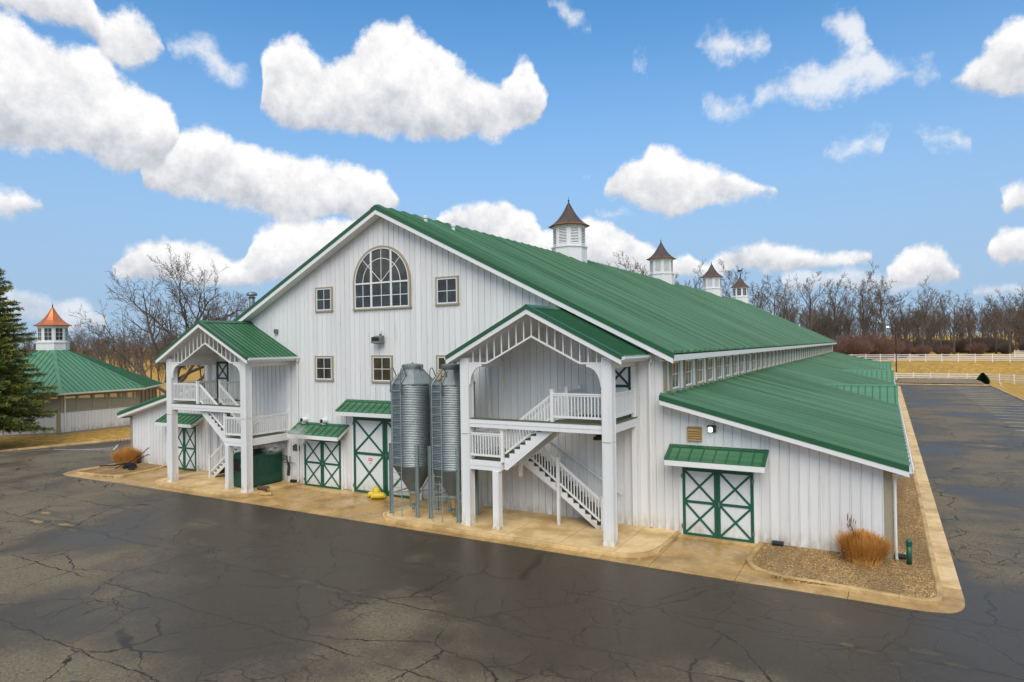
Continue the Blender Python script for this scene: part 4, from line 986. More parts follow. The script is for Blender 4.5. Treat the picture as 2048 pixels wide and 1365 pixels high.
# ------------------------------------------------------------------ feed silos
def silo_meshes():
    r = .905; prof = []; n = 49; z0, z1 = 2.12, 5.44
    for i in range(n):
        z = z0+(z1-z0)*i/n; p = (z1-z0)/n
        prof += [(r-.015, z), (r+.002, z+p*.2), (r+.013, z+p*.42), (r+.013, z+p*.56), (r+.002, z+p*.8)]
    prof.append((r-.015, z1))
    return MB().lathe(prof, 48).mesh('body', 'galvanized', True)
SILO_BODY = silo_meshes()
def silo(x, y, label, rust):
    t = thing('feed_silo', label, 'silo', (x, y, .125), 'galvanized feed silos')
    o = link('body', SILO_BODY, t); o.location = (x, y, 0)
    rf = MB().lathe([(.94, 5.42), (.945, 5.46), (.43, 6.02), (.40, 6.02)], 12, (x, y), .2).build('cone_roof', 'galvanized', t)
    for k in range(12):
        a = .2+k*math.pi/6; MB().beam((x+.93*math.cos(a), y+.93*math.sin(a), 5.475), (x+.43*math.cos(a), y+.43*math.sin(a), 6.03), .02, .03).build('roof_rib', 'galvanized', rf)
    if rust: MB().beam((x-.1, y-.47, 5.99), (x-.12, y-.80, 5.635), .12, .006).beam((x-.02, y-.48, 5.98), (x-.0, y-.66, 5.79), .08, .006).build('rust_streak', 'rust_tan', rf)
    l = MB().lathe([(.42, 6.02), (.42, 6.10), (.445, 6.10), (.445, 6.20), (.40, 6.24), (.05, 6.27)], 28, (x, y)).build('lid', 'galvanized_dull' if rust else 'galvanized', t)
    MB().tube([(x, y, 6.26), (x, y, 6.33)], .02, 6).box(x+.44, x+.52, y-.03, y+.03, 6.02, 6.16).build('latch', 'grey_metal', l)
    hp = MB().lathe([(.895, 2.12), (.885, 2.08), (.20, .97), (.20, .90)], 36, (x, y)).build('hopper', 'galvanized_dull', t, True)
    MB().lathe([(.24, .90), (.24, 1.0)], 20, (x, y)).build('hopper_ring', 'galvanized_leg', hp)
    MB().lathe([(.19, .90), (.11, .55), (.11, .48)], 8, (x, y)).build('boot', 'rust_tan', t)
    MB().tube([(x, y, .50), (x+.10, y-.18, .38), (x+.12, y-.24, .30)], .06, 8).build('outlet', 'grey_metal', t)
    for sx in (-1, 1):
        for sy in (-1, 1):
            px, py = x+sx*.67, y+sy*.67
            lg = MB().prism([(px-.075, py-.05*sy), (px+.075, py-.05*sy), (px+.075, py+.03*sy), (px+.06, py+.03*sy), (px+.06, py-.035*sy), (px+.02, py-.035*sy), (px+.02, py-.02*sy), (px-.02, py-.02*sy), (px-.02, py-.035*sy), (px-.06, py-.035*sy), (px-.06, py+.03*sy), (px-.075, py+.03*sy)], .126, 3.0, 'z').build('leg', 'galvanized_leg', t)
            MB().box(px-.10, px+.10, py-.08, py+.08, .1255, .14).build('foot_plate', 'galvanized_leg', lg)
            MB().beam((px, py, .97), (x+sx*.16, y+sy*.16, .96), .03, .05).build('brace', 'galvanized_leg', t)
    for sx in (-1, 1): MB().beam((x+sx*.67, y-.62, .95), (x+sx*.67, y+.62, 1.9 if sx > 0 else .95), .02, .04).build('brace', 'galvanized_leg', t)
    # ladder with curved grab rails
    lx0, lx1, ly = x-.30, x+.14, y-.99
    ld = MB()
    for xx in (lx0, lx1): ld.tube([(xx, ly, .126), (xx, ly, 5.40), (xx, ly+.05, 5.52), (x+(xx-x)*.75, y-.45, 6.02)], .02, 6)
    ladder = ld.build('ladder', 'galvanized_leg', t)
    for i in range(18):
        z = .40+.30*i
        if z > 5.4: break
        MB().tube([(lx0+.018, ly, z), (lx1-.018, ly, z)], .011, 5).build('rung', 'galvanized_leg', ladder)
    for f in (.35, .75):
        p = Vector((0, ly+.05, 5.52)).lerp(Vector((0, y-.45, 6.02)), f); MB().tube([(lx0+.03, p.y, p.z), (lx1-.03, p.y, p.z)], .011, 5).build('rung', 'galvanized_leg', ladder)
    for xx in (lx0-.05, lx1+.05):
        pts = [(xx, ly-.02, 5.20), (xx, ly-.02, 6.0)]+[(xx, ly+.09-.11*math.cos(a), 6.0+.12*math.sin(a)) for a in (.5, 1.1, 1.57, 2.0, 2.6)]+[(xx, ly+.36, 5.78)]
        MB().tube(pts, .019, 6).box(xx-.03, xx+.03, ly-.03, ly+.02, 5.12, 5.25).build('grab_rail', 'galvanized_dull', ladder)
silo(-17.13, 21.78, 'galvanized corrugated feed silo standing nearer the tall barn doors', False)
silo(-15.17, 21.82, 'galvanized corrugated feed silo with rust-streaked cone, next to porch post', True)

# ------------------------------------------------------------------ things on and by the barn front
def floodlight(x, z, label):
    t = thing('flood_lamp', label, 'lamp', (x, YF-.05, z))
    MB().box(x-.05, x+.05, YF-.12, YF-.05, z-.02, z+.30).build('wall_bracket', 'grey_metal', t)
    h = MB().prism([(YF-.13, z+.22), (YF-.40, z+.14), (YF-.46, z-.12), (YF-.13, z-.17)], x-.27, x+.27, 'x').build('housing', 'grey_metal', t)
    MB().beam((x-.22, YF-.452, z+.02), (x+.22, YF-.452, z+.02), .26, .008, (0, 1, .24)).build('lens', 'pane', h)
    MB().tube([(x+.05, YF-.1, z+.28), (x+.05, YF-.1, z+.45)], .012, 5).build('conduit', 'grey_metal', t)
def lit(name, col, st):
    m = bpy.data.materials.new(name); m.use_nodes = True; b = m.node_tree.nodes['Principled BSDF']
    b.inputs['Emission Color'].default_value = (*col, 1); b.inputs['Emission Strength'].default_value = st; b.inputs['Base Color'].default_value = (.8, .8, .7, 1)
    MAT[name] = m
lit('lamp_lit', (1, .96, .78), 1.1)
def build_wall_things():
    floodlight(-20.56, 7.28, 'grey flood lamp below the large half-round window')
    t = thing('wall_lamp', 'lit jelly-jar lamp on the shed wall beside the rusty louver', 'lamp', (-5.4, YF-.05, 3.9))
    MB().box(-5.52, -5.27, YF-.10, YF-.049, 3.78, 4.03).build('back_plate', 'iron', t)
    MB().lathe([(.05, 3.80), (.08, 3.84), (.08, 3.93), (.05, 3.98)], 14, (-5.43, YF-.20)).build('bulb', 'lamp_lit', t, True)
    MB().box(-5.53, -5.30, YF-.31, YF-.101, 3.995, 4.03).build('hood', 'iron', t)
    t = thing('wall_lamp', 'dark wall lamp under the upper deck beside the silo porch stairs', 'lamp', (-9.66, YF-.05, 3.42))
    MB().box(-9.80, -9.52, YF-.09, YF-.049, 3.36, 3.52).build('back_plate', 'iron', t)
    MB().lathe([(.19, 3.30), (.17, 3.38), (.06, 3.46)], 14, (-9.66, YF-.28)).build('shade', 'iron', t, True)
    MB().beam((-9.66, YF-.09, 3.44), (-9.66, YF-.28, 3.46), .03, .03).build('arm', 'iron', t)
    t = thing('vent_louver', 'rusty tan slatted vent louver on the right shed wall', 'vent', (-6.02, YF-.05, 3.45))
    MB().box(-6.28, -5.76, YF-.065, YF-.049, 3.43, 3.95).build('backing', 'rust_tan', t)
    MB().box(-6.28, -6.25, YF-.11, YF-.0655, 3.43, 3.95).box(-5.79, -5.76, YF-.11, YF-.0655, 3.43, 3.95).box(-6.25, -5.79, YF-.11, YF-.0655, 3.92, 3.95).build('frame', 'rust_tan', t)
    for i in range(5): MB().prism([(YF-.066, 3.53+.085*i), (YF-.12, 3.455+.085*i), (YF-.12, 3.445+.085*i), (YF-.066, 3.515+.085*i)], -6.248, -5.792, 'x').build('slat', 'rust_tan', t)
    for x, lb in ((-25.53, 'round white wall vent hood over the double door, next to porch'), (-24.15, 'round white wall vent hood over the double door, next to tall awning')):
        t = thing('vent_hood', lb, 'vent', (x, YF-.05, 3.36))
        MB().tube([(x, YF-.05, 3.36), (x, YF-.36, 3.36)], .13, 18).build('sleeve', 'trim_white', t, False)
        MB().tube([(x, YF-.362, 3.36), (x, YF-.37, 3.36)], .10, 16).build('opening', 'black_plastic', t)
        MB().box(x-.03, x+.03, YF-.3, YF-.05, 3.16, 3.25).build('strap', 'trim_white', t)
    t = thing('junction_box', 'small grey electrical box high on the white barn wall', 'electrical box', (-27.6, YF-.05, 7.8))
    MB().box(-27.68, -27.48, YF-.15, YF-.049, 7.76, 7.96).build('box', 'grey_metal', t)
    MB().box(-27.69, -27.47, YF-.165, YF-.151, 7.75, 7.97).build('cover', 'grey_metal', t)
    t = thing('plaque', 'small dark plaque with pale lettering beside the double door', 'sign', (-26.25, YF-.05, 1.75))
    MB().prism([(-26.5, 1.73), (-26.02, 1.73), (-26.02, 2.0), (-26.10, 2.0), (-26.16, 2.07), (-26.36, 2.07), (-26.42, 2.0), (-26.5, 2.0)], YF-.075, YF-.051, 'y').build('board', 'sign_dark', t)
    lt = MB(); rg = random.Random(3)
    for zz in (1.98, 1.91, 1.85, 1.79):
        x = -26.44
        while x < -26.1:
            w = rg.uniform(.03, .08); lt.box(x, min(x+w, -26.06), YF-.0765, YF-.0755, zz-.012, zz+.012); x += w+.02
    lt.build('lettering', 'galvanized_leg', t)
    t = thing('warning_notice', 'small red and white notice on the tall white door', 'sign', (-21.3, YF-.1, 1.6))
    MB().box(-21.38, -21.15, YF-.099, YF-.0965, 1.58, 1.72).build('red_print', 'red_print', t)
    MB().box(-21.35, -21.29, YF-.100, YF-.0995, 1.62, 1.68).box(-21.27, -21.23, YF-.100, YF-.0995, 1.62, 1.68).box(-21.21, -21.18, YF-.100, YF-.0995, 1.62, 1.68).build('lettering', 'trim_white', t)
    MB().box(-21.33, -21.20, YF-.0985, YF-.0965, 1.32, 1.575).build('white_print', 'trim_white', t)
    MB().tube([(-21.265, YF-.0987, 1.48), (-21.265, YF-.1005, 1.48)], .05, 14).build('red_ring', 'red_print', t)
    MB().tube([(-21.265, YF-.1007, 1.48), (-21.265, YF-.1025, 1.48)], .027, 12).build('ring_centre', 'trim_white', t)
    for i, (x, y, z, lb) in enumerate(((-3.26, 23.68, .10, 'black rodent bait box at the shed wall beside the wide doors'), (-26.35, 23.68, .125, 'black rodent bait box on the porch slab below the plaque'), (.27, 23.95, .10, 'black rodent bait box behind the corner downspout'))):
        t = thing('bait_box', lb, 'bait box', (x, y, z))
        MB().prism([(y-.09, z+.0), (y+.09, z), (y+.09, z+.12), (y-.02, z+.13), (y-.09, z+.07)], x-.17, x+.17, 'x').build('body', 'black_plastic', t)
        MB().prism([(y-.025, z+.142), (y+.10, z+.132), (y+.10, z+.121), (y-.02, z+.131), (y-.092, z+.071), (y-.1, z+.078)], x-.18, x+.18, 'x').build('lid', 'black_plastic', t)
    t = thing('vent_pipe', 'short green capped pipe standing in the gravel bed', 'pipe', (.52, 23.5, .1))
    MB().lathe([(.075, .09), (.075, .68)], 18, (.52, 23.5)).build('pipe', 'green_door', t, True)
    MB().lathe([(.085, .66), (.088, .70), (.078, .705), (.088, .71), (.088, .75), (.078, .755), (.088, .76), (.088, .80), (.04, .86), (.01, .88)], 18, (.52, 23.5)).build('cap', 'green_door', t)
    # stacked yellow bags by the tall doors
    rg = random.Random(8)
    for (x, y, z, a, l, w, h, lb) in ((-20.74, 23.34, .05, .9, .56, .34, .24, 'yellow sack lying flat at the tall doors, open end to the wall'), (-20.28, 23.16, .045, .5, .70, .38, .27, 'yellow sack lying flat, larger and nearer the silo'), (-20.56, 23.32, .24, -.7, .46, .30, .26, 'yellow sack tilted on top of two other sacks')):
        b = MB(); n, m = 16, 10
        for i in range(n+1):
            t_ = i/n*2-1; e = (1-abs(t_)**3.2)**.5
            for k in range(m):
                c = 2*math.pi*k/m; sg = lambda v: math.copysign(abs(v)**.7, v)
                px = t_*l/2; py = sg(math.cos(c))*w/2*(.55+.45*e)*(1+rg.uniform(-.06, .06)); pz = (sg(math.sin(c))*.5+.5)*h*(.15+.85*e)*(1+rg.uniform(-.05, .08))
                b.v.append((x+px*math.cos(a)-py*math.sin(a), y+px*math.sin(a)+py*math.cos(a), z+pz+(abs(t_)*.02)))
        for i in range(n):
            for k in range(m): b.f.append((i*m+k, i*m+(k+1) % m, (i+1)*m+(k+1) % m, (i+1)*m+k))
        b.f.append(tuple(reversed(range(m)))); b.f.append(tuple(n*m+k for k in range(m)))
        o = b.build('sack', 'yellow_bag', None, True); tag(o, lb, 'sack', 'yellow sacks by the tall doors')
    # split logs by the furnace
    for (x, y, z, a, l, r, cut, lb) in ((-26.25, 21.72, .126, .15, .62, .11, False, 'dark split log on the slab edge beside the porch post'), (-25.62, 21.35, .015, .45, .55, .08, True, 'pale split log lying on the wet apron below the slab')):
        t = thing('firewood_log', lb, 'log', (x, y, z)); d = Vector((math.cos(a), math.sin(a), 0)); c = Vector((x, y, z+r*.9))
        pts = [c-d*l/2+d*l*i/5+Vector((0, 0, .008*math.sin(i*2))) for i in range(6)]
        MB().tube(pts, [r*.97, r*1.04, r, r*1.03, r*.98, r], 9).build('log', 'log_cut' if cut else 'log_bark', t)
        for e in (pts[0]-d*.003, pts[-1]+d*.003): MB().tube([e-d*.002, e+d*.002], r*.93, 9).build('cut_face', 'log_cut', t)
build_wall_things()

def build_furnace():
    t = thing('outdoor_furnace', 'green metal outdoor wood furnace under the porch landing', 'furnace', (-27.7, 22.5, .126))
    x0, x1, y0, y1, z0, z1 = -28.2, -27.13, 21.55, 23.62, .126, 1.86
    b = MB().prism([(x0, z0+.06), (x1, z0+.06), (x1, z1-.12), (x1-.18, z1), (x0+.18, z1), (x0, z1-.12)], y0, y1, 'y').build('body', 'furnace_green', t)
    MB().box(x0+.08, x1-.08, y0+.1, y1-.1, z0-.0005, z0+.0605).build('skid', 'iron', t)
    MB().box(x1+.001, x1+.03, y0+.05, y1-.05, .72, .78).build('side_rail', 'furnace_green', b)
    MB().box(x1+.001, x1+.022, y0+.55, y0+1.15, .95, 1.55).build('side_panel', 'furnace_green', b)
    MB().box(x1+.001, x1+.018, y0+1.3, y0+1.8, .95, 1.5).build('side_panel', 'furnace_green', b)
    for z in (.22, 1.70): MB().box(x1+.001, x1+.02, y0+.01, y1-.01, z-.02, z+.02).build('seam_strip', 'furnace_green', b)
    d = MB().box(x0+.12, x1-.38, y0-.045, y0-.001, .95, 1.55).build('fire_door', 'iron', t)
    MB().box(x0+.08, x1-.34, y0-.03, y0-.0011, .90, .945).box(x0+.08, x1-.34, y0-.03, y0-.0011, 1.555, 1.60).build('door_frame', 'furnace_green', t)
    MB().tube([(x1-.42, y0-.09, 1.15), (x1-.42, y0-.09, 1.35)], .018, 6).tube([(x1-.42, y0-.09, 1.25), (x1-.42, y0-.04, 1.25)], .014, 6).build('handle', 'grey_metal', d)
    MB().tube([((x0+x1)/2, y0+.5, z1-.05), ((x0+x1)/2, y0+.5, 2.22)], .10, 14).build('chimney', 'iron', t)
    p = MB()
    for i, (dx, dz) in enumerate(((.0, 1.45), (.07, 1.35), (.14, 1.25))):
        p.tube([(x1-.2+.1, y1-.02, dz), (x1+.25+dx, y1+.0, dz+.05), (x1+.45+dx, y1+.02, dz-.35), (x1+.35+dx, y1+.03, .45)], .022, 6)
    p.build('hoses', 'black_plastic', t)
    MB().tube([(x1+.15, y1+.06, 1.1), (x1+.9, y1+.06, 1.12)], .022, 6).build('supply_pipe', 'grey_metal', t)
    for k, (x, z) in enumerate(((x1+.35, 1.45), (x1+.55, 1.42))): MB().tube([(x, y1+.04, z-.45), (x, y1+.04, z), (x+.05, y1-.02, z+.05)], .03, 7).build('valve_pipe', 'grey_metal', t)
build_furnace()
def steam(c, r, dens, label, seed):
    m = bpy.data.materials.new('steam'); m.use_nodes = True; nt = m.node_tree; nt.nodes.clear()
    out = nt.nodes.new('ShaderNodeOutputMaterial'); v = nt.nodes.new('ShaderNodeVolumePrincipled'); v.inputs['Color'].default_value = (.97, .98, 1, 1)
    tc = nt.nodes.new('ShaderNodeTexCoord'); n = nt.nodes.new('ShaderNodeTexNoise'); n.inputs['Scale'].default_value = 2.2; n.inputs['Detail'].default_value = 4
    ad = nt.nodes.new('ShaderNodeVectorMath'); ad.operation = 'ADD'; ad.inputs[1].default_value = (seed, 0, 0); nt.links.new(tc.outputs['Object'], ad.inputs[0]); nt.links.new(ad.outputs[0], n.inputs['Vector'])
    ln = nt.nodes.new('ShaderNodeVectorMath'); ln.operation = 'LENGTH'; nt.links.new(tc.outputs['Object'], ln.inputs[0])
    f = nt.nodes.new('ShaderNodeMapRange'); f.inputs['From Min'].default_value = 1; f.inputs['From Max'].default_value = .1; nt.links.new(ln.outputs['Value'], f.inputs[0])
    q = nt.nodes.new('ShaderNodeMapRange'); q.inputs['From Min'].default_value = .42; q.inputs['From Max'].default_value = .7; q.inputs['To Max'].default_value = dens; nt.links.new(n.outputs['Fac'], q.inputs[0])
    mu = nt.nodes.new('ShaderNodeMath'); mu.operation = 'MULTIPLY'; nt.links.new(f.outputs[0], mu.inputs[0]); nt.links.new(q.outputs[0], mu.inputs[1]); nt.links.new(mu.outputs[0], v.inputs['Density'])
    nt.links.new(v.outputs[0], out.inputs['Volume'])
    prof = [(math.sin(math.pi*i/8), -math.cos(math.pi*i/8)) for i in range(1, 8)]
    o = MB().lathe(prof, 12).build('steam', m, None, kind='stuff', label=label, category='steam'); o.location = c; o.scale = r
steam((-24.85, 22.62, 2.75), (.95, .42, .6), 5, 'white steam drifting over the green awning of the double door', 1.5)
steam((-26.4, 22.5, 2.02), (.5, .7, .30), 3.5, 'white steam hanging above the green outdoor furnace', 7.3)

# ------------------------------------------------------------------ ornamental grasses, plough
def grass_clump(x, y, z, r, h, n, label, seed, heads=14):
    rg = random.Random(seed); t = thing('ornamental_grass', label, 'grass', (x, y, z)); b = MB()
    for i in range(n):
        a = rg.uniform(0, 2*math.pi); k = rg.random()**.6; hh = h*rg.uniform(.6, 1.05)*(1-.22*k); out = r*k*rg.uniform(.2, .75)
        bx_, by_ = x+math.cos(a)*r*.72*k, y+math.sin(a)*r*.72*k; w = rg.uniform(.010, .019); tw = rg.uniform(-.6, .6)
        dx, dy = math.cos(a+tw), math.sin(a+tw); px, py = -dy*w, dx*w; pts = []
        droop = rg.uniform(0, 1)**2*.55*k
        for j in range(5):
            s_ = j/4; xx = bx_+dx*out*s_**1.5; yy = by_+dy*out*s_**1.5; zz = z+hh*(s_-droop*s_**3); f = 1-.8*s_
            pts += [(xx-px*f, yy-py*f, zz), (xx+px*f, yy+py*f, zz)]
        b.add(pts, [(2*j, 2*j+1, 2*j+3, 2*j+2) for j in range(4)])
    b.build('blades', 'straw', t, kind='stuff')
    s_ = MB()
    for i in range(heads):
        a = rg.uniform(1.8, 4.6); l = r*rg.uniform(.5, 1.0); hx, hy = x+math.cos(a)*l, y+math.sin(a)*l*.6; top = z+h*rg.uniform(1.0, 1.28)
        s_.tube([(x+math.cos(a)*r*.3, y+math.sin(a)*r*.3, z), (hx*.6+x*.4, hy*.6+y*.4, z+h*.8), (hx, hy, top)], [.006, .005, .004], 3)
        s_.tube([(hx, hy, top-.02), (hx+.01, hy, top+.06), (hx+.03, hy, top+.15)], [.006, .018, .003], 4)
    s_.build('seed_heads', 'seed_head', t, kind='stuff')
grass_clump(-.70, 23.25, .10, .70, 1.0, 4200, 'rust-orange dormant ornamental grass clump at the shed corner downspout', 2)
grass_clump(-40.05, 23.15, .10, .76, 1.12, 3200, 'rust-orange dormant ornamental grass clump behind the old iron plough', 4)
def plough():
    t = thing('iron_plough', 'rusty antique iron plough with two long handles on the gravel', 'plough', (-38.8, 22.6, .1)); z = .1
    MB().tube([(-40.5, 21.8, z+.08), (-39.4, 22.1, z+.16), (-38.6, 22.45, z+.30), (-38.2, 22.6, z+.22)], [.03, .045, .05, .04], 6).build('beam', 'iron', t)
    for q in ([(-38.9, 22.3, z+.12), (-38.5, 22.7, z+.5), (-38.0, 23.0, z+.92), (-37.8, 23.1, z+1.12), (-37.68, 23.1, z+1.13)], [(-38.5, 22.15, z+.12), (-37.8, 22.3, z+.42), (-37.1, 22.42, z+.78), (-36.8, 22.5, z+.9), (-36.68, 22.5, z+.88)]):
        MB().tube(q, .024, 6).build('handle', 'iron', t)
    MB().prism([(-39.0, z+.0), (-38.4, z+.0), (-37.9, z+.08), (-38.0, z+.30), (-38.6, z+.26)], 22.2, 22.5, 'y').build('mouldboard', 'iron', t)
    MB().beam((-38.7, 22.2, z+.24), (-39.0, 21.85, z+.02), .07, .05).build('share', 'iron', t)
    for i, (a, b) in enumerate((((-38.7, 22.4, z+.25), (-38.35, 22.0, z+.03)), ((-38.3, 22.5, z+.28), (-37.8, 22.1, z+.03)), ((-39.1, 22.35, z+.2), (-38.5, 22.75, z+.06)))): MB().beam(a, b, .05, .045).build('tine', 'iron', t)
    MB().lathe([(.17, z+.02), (.19, z+.05), (.17, z+.08)], 14, (-37.85, 22.15)).build('wheel', 'iron', t)
plough()

# ------------------------------------------------------------------ octagonal pavilion
def pavilion():
    cx, cy, ap = -68.8, 32.9, 8.03
    t = thing('riding_pavilion', 'octagonal white pavilion with lattice panels, green roof and copper cupola', 'pavilion', (cx, cy, 0))
    oc = lambda r: r/math.cos(math.pi/8); rot = math.pi/8; half = ap*math.tan(math.pi/8)
    MB().lathe([(oc(ap+.02), -.1), (oc(ap+.02), .10)], 8, (cx, cy), rot).build('foundation', 'foundation', t)
    ZB, ZL0, ZL1, ZE = 1.78, 1.98, 3.05, 3.46
    latt = None
    for k in range(8):
        a = k*math.pi/4; c, s = math.cos(a), math.sin(a); M_ = Matrix(((c, -s, 0, cx+c*ap), (s, c, 0, cy+s*ap), (0, 0, 1, 0), (0, 0, 0, 1)))
        def put(b, nm, m, par, **kw):
            b.v = [tuple(M_ @ Vector(p)) for p in b.v]; return b.build(nm, m, par, **kw)
        w = put(MB().box(-.12, 0, -half, half, .08, ZB), 'wall', 'siding', t)
        seen = k in (0, 1, 7, 6)
        if seen:
            n = 24
            for i in range(n):
                y0 = -half+2*half*i/n; put(MB().box(.001, .02, y0+.004, y0+2*half/n-.004, .1, ZB-.02).box(.0201, .045, y0+.0, y0+.035, .1, ZB-.02), 'board', 'siding', w)
        put(MB().box(-.10, .06, -half, half, ZB, ZL0-.02), 'lower_rail', 'tan_trim', t)
        put(MB().box(-.10, .05, -half, half, ZL1+.03, ZE-.05), 'upper_rail', 'tan_trim', t)
        for i in range(6):
            y = -half+2*half*i/5; y = max(-half+.09, min(half-.09, y)); put(MB().box(-.09, .07, y-.09, y+.09, ZL0-.02, ZL1+.03), 'stud', 'tan_trim', t)
        if not seen or k == 1: 
            if k == 1:
                for i in range(12):
                    y = -half+2*half*(i+.5)/12; put(MB().box(-.06, -.03, y-.2, y+.2, ZL0, ZL1), 'infill_panel', 'tan_trim', t)
            continue
        for i in range(5):
            y0, y1 = -half+2*half*i/5+.10, -half+2*half*(i+1)/5-.10; b = MB(); sp = .15; W_, H_ = y1-y0, ZL1-ZL0+.01
            for sg in (1, -1):
                q = -H_
                while q < W_:
                    ya, za, yb, zb = q, 0., q+H_, H_
                    if ya < 0: za -= ya; ya = 0.
                    if yb > W_: zb -= yb-W_; yb = W_
                    if yb-ya > .03:
                        A, B = (y0+ya, za), (y0+yb, zb)
                        if sg < 0: A, B = (y1-ya, za), (y1-yb, zb)
                        xo = .02 if sg > 0 else .034
                        b.beam((xo, A[0], ZL0+A[1]), (xo, B[0], ZL0+B[1]), .036, .012, (1, 0, 0))
                    q += sp
            o = put(b, 'lattice_panel', 'lattice', t); o['kind'] = 'stuff'
        # corner boards and downspouts
        ya = -half
        put(MB().box(-.1, .10, half-.28, half+.0, .05, ZB-.001), 'corner_trim', 'tan_trim', t)
        if k in (0, 7): put(MB().tube([(.16, -half+.30, .12), (.12, -half+.30, .3), (.12, -half+.30, ZE-.12), (.5, -half+.12, ZE-.02)], .05, 6), 'downspout', 'trim_white', t)
    OV = ap+.62; zt = 7.12
    rf = MB().lathe([(oc(OV), ZE-.05), (oc(OV), ZE+.0), (oc(1.1), zt)], 8, (cx, cy), rot).build('roof', 'green_roof_sheen', t)
    MB().lathe([(oc(OV+.001), ZE-.16), (oc(OV+.11), ZE-.14), (oc(OV+.13), ZE-.01), (oc(OV+.002), ZE-.012)], 8, (cx, cy), rot, cap=False).build('gutter', 'trim_white', rf)
    sl_ = (zt-ZE)/(OV-1.1)
    for k in range(8):
        a = k*math.pi/4; c, s = math.cos(a), math.sin(a); hw = OV*math.tan(math.pi/8)
        n = 18
        for i in range(n):
            y = -hw+2*hw*(i+.5)/n; r_in = max(1.12, abs(y)/math.tan(math.pi/8)+.22)
            if r_in > OV-.1: continue
            P = [(cx+c*r-s*y, cy+s*r+c*y, ZE+(OV-r)*sl_+.02) for r in (r_in, OV-.01)]
            MB().beam(P[0], P[1], .035, .05).build('seam', 'green_trim', rf)
        t_ = a+rot
        MB().beam((cx+oc(1.1)*math.cos(t_), cy+oc(1.1)*math.sin(t_), zt+.015), (cx+oc(OV)*math.cos(t_), cy+oc(OV)*math.sin(t_), ZE+.015), .30, .03).build('hip_cap', 'green_roof_sheen', rf)
    cupola(cy, glazed=True, m='copper_bright', parent=t, x=cx, z=6.72, sc=1.0)
pavilion()

# ------------------------------------------------------------------ fences, light pole
def fence(path, label, h=1.35, rails=4, group='white board paddock fences', rail_h=.13):
    t = thing('paddock_fence', label, 'fence', (path[0][0], path[0][1], terrain(*path[0])), group)
    pts = []; 
    for a, b in zip(path, path[1:]):
        n = max(1, round(math.dist(a, b)/2.44)); pts += [(a[0]+(b[0]-a[0])*i/n, a[1]+(b[1]-a[1])*i/n) for i in range(n)]
    pts.append(path[-1]); pm = MB().box(-.065, .065, -.065, .065, -.2, h+.06).lathe([(.10, h+.06), (.10, h+.09), (.01, h+.15)], 4, rot=math.pi/4).mesh('post', 'trim_white')
    P = [Vector((x, y, terrain(x, y))) for x, y in pts]
    for p in P: link('post', pm, t, p)
    for a, b in zip(P, P[1:]):
        for k in range(rails):
            z = Vector((0, 0, h*(.22+.74*k/(rails-1)))); MB().beam(a+z, b+z, .03, rail_h).build('rail', 'trim_white', t)
fence([(-6, 126.2), (1.4, 125.8), (13.4, 125.4), (16.5, 122.0), (21, 117), (32, 105)], 'white board fence along the mulch bank behind the parking lot')
fence([(-32, 152), (-16, 149.5), (4, 148.6), (22, 147.6), (52, 146)], 'white board fence crossing the rise below the bare trees')
fence([(24, 176), (44, 172), (80, 166)], 'white board fence among the tree trunks beyond the rise')
fence([(-92, 84), (-70, 88), (-48, 92)], 'white board fence far behind the octagonal pavilion')
def light_pole():
    x, y = 1.45, 126.9; z = 0; t = thing('light_pole', 'tall dark parking lot pole with a lit lamp head', 'street lamp', (x, y, z))
    MB().lathe([(.25, z-.1), (.25, z+.5)], 12, (x, y)).build('footing', 'foundation', t)
    MB().lathe([(.10, z+.5), (.055, 8.9)], 10, (x, y)).build('pole', 'iron', t)
    MB().beam((x, y, 8.85), (x-.75, y-.1, 9.0), .06, .06).build('arm', 'iron', t)
    h = MB().box(x-1.35, x-.7, y-.32, y+.12, 8.92, 9.08).build('lamp_head', 'grey_metal', t)
    MB().box(x-1.30, x-.75, y-.28, y+.08, 8.885, 8.919).box(x-1.36, x-1.0, y-.345, y-.321, 8.93, 9.06).build('lens', 'lamp_lit', h)
light_pole()
def marker(x, y, label):
    t = thing('sign_frame', label, 'sign', (x, y, terrain(x, y))); z = terrain(x, y)
    MB().beam((x-.2, y, z-.1), (x, y, z+.75), .05, .05).beam((x+.2, y, z-.1), (x+.0, y+.06, z+.75), .05, .05).beam((x-.12, y-.02, z+.35), (x+.12, y-.02, z+.35), .04, .04).build('stand', 'trim_white', t)
marker(13.9, 113.5, 'small white frame stand on the grass behind the lot kerb')

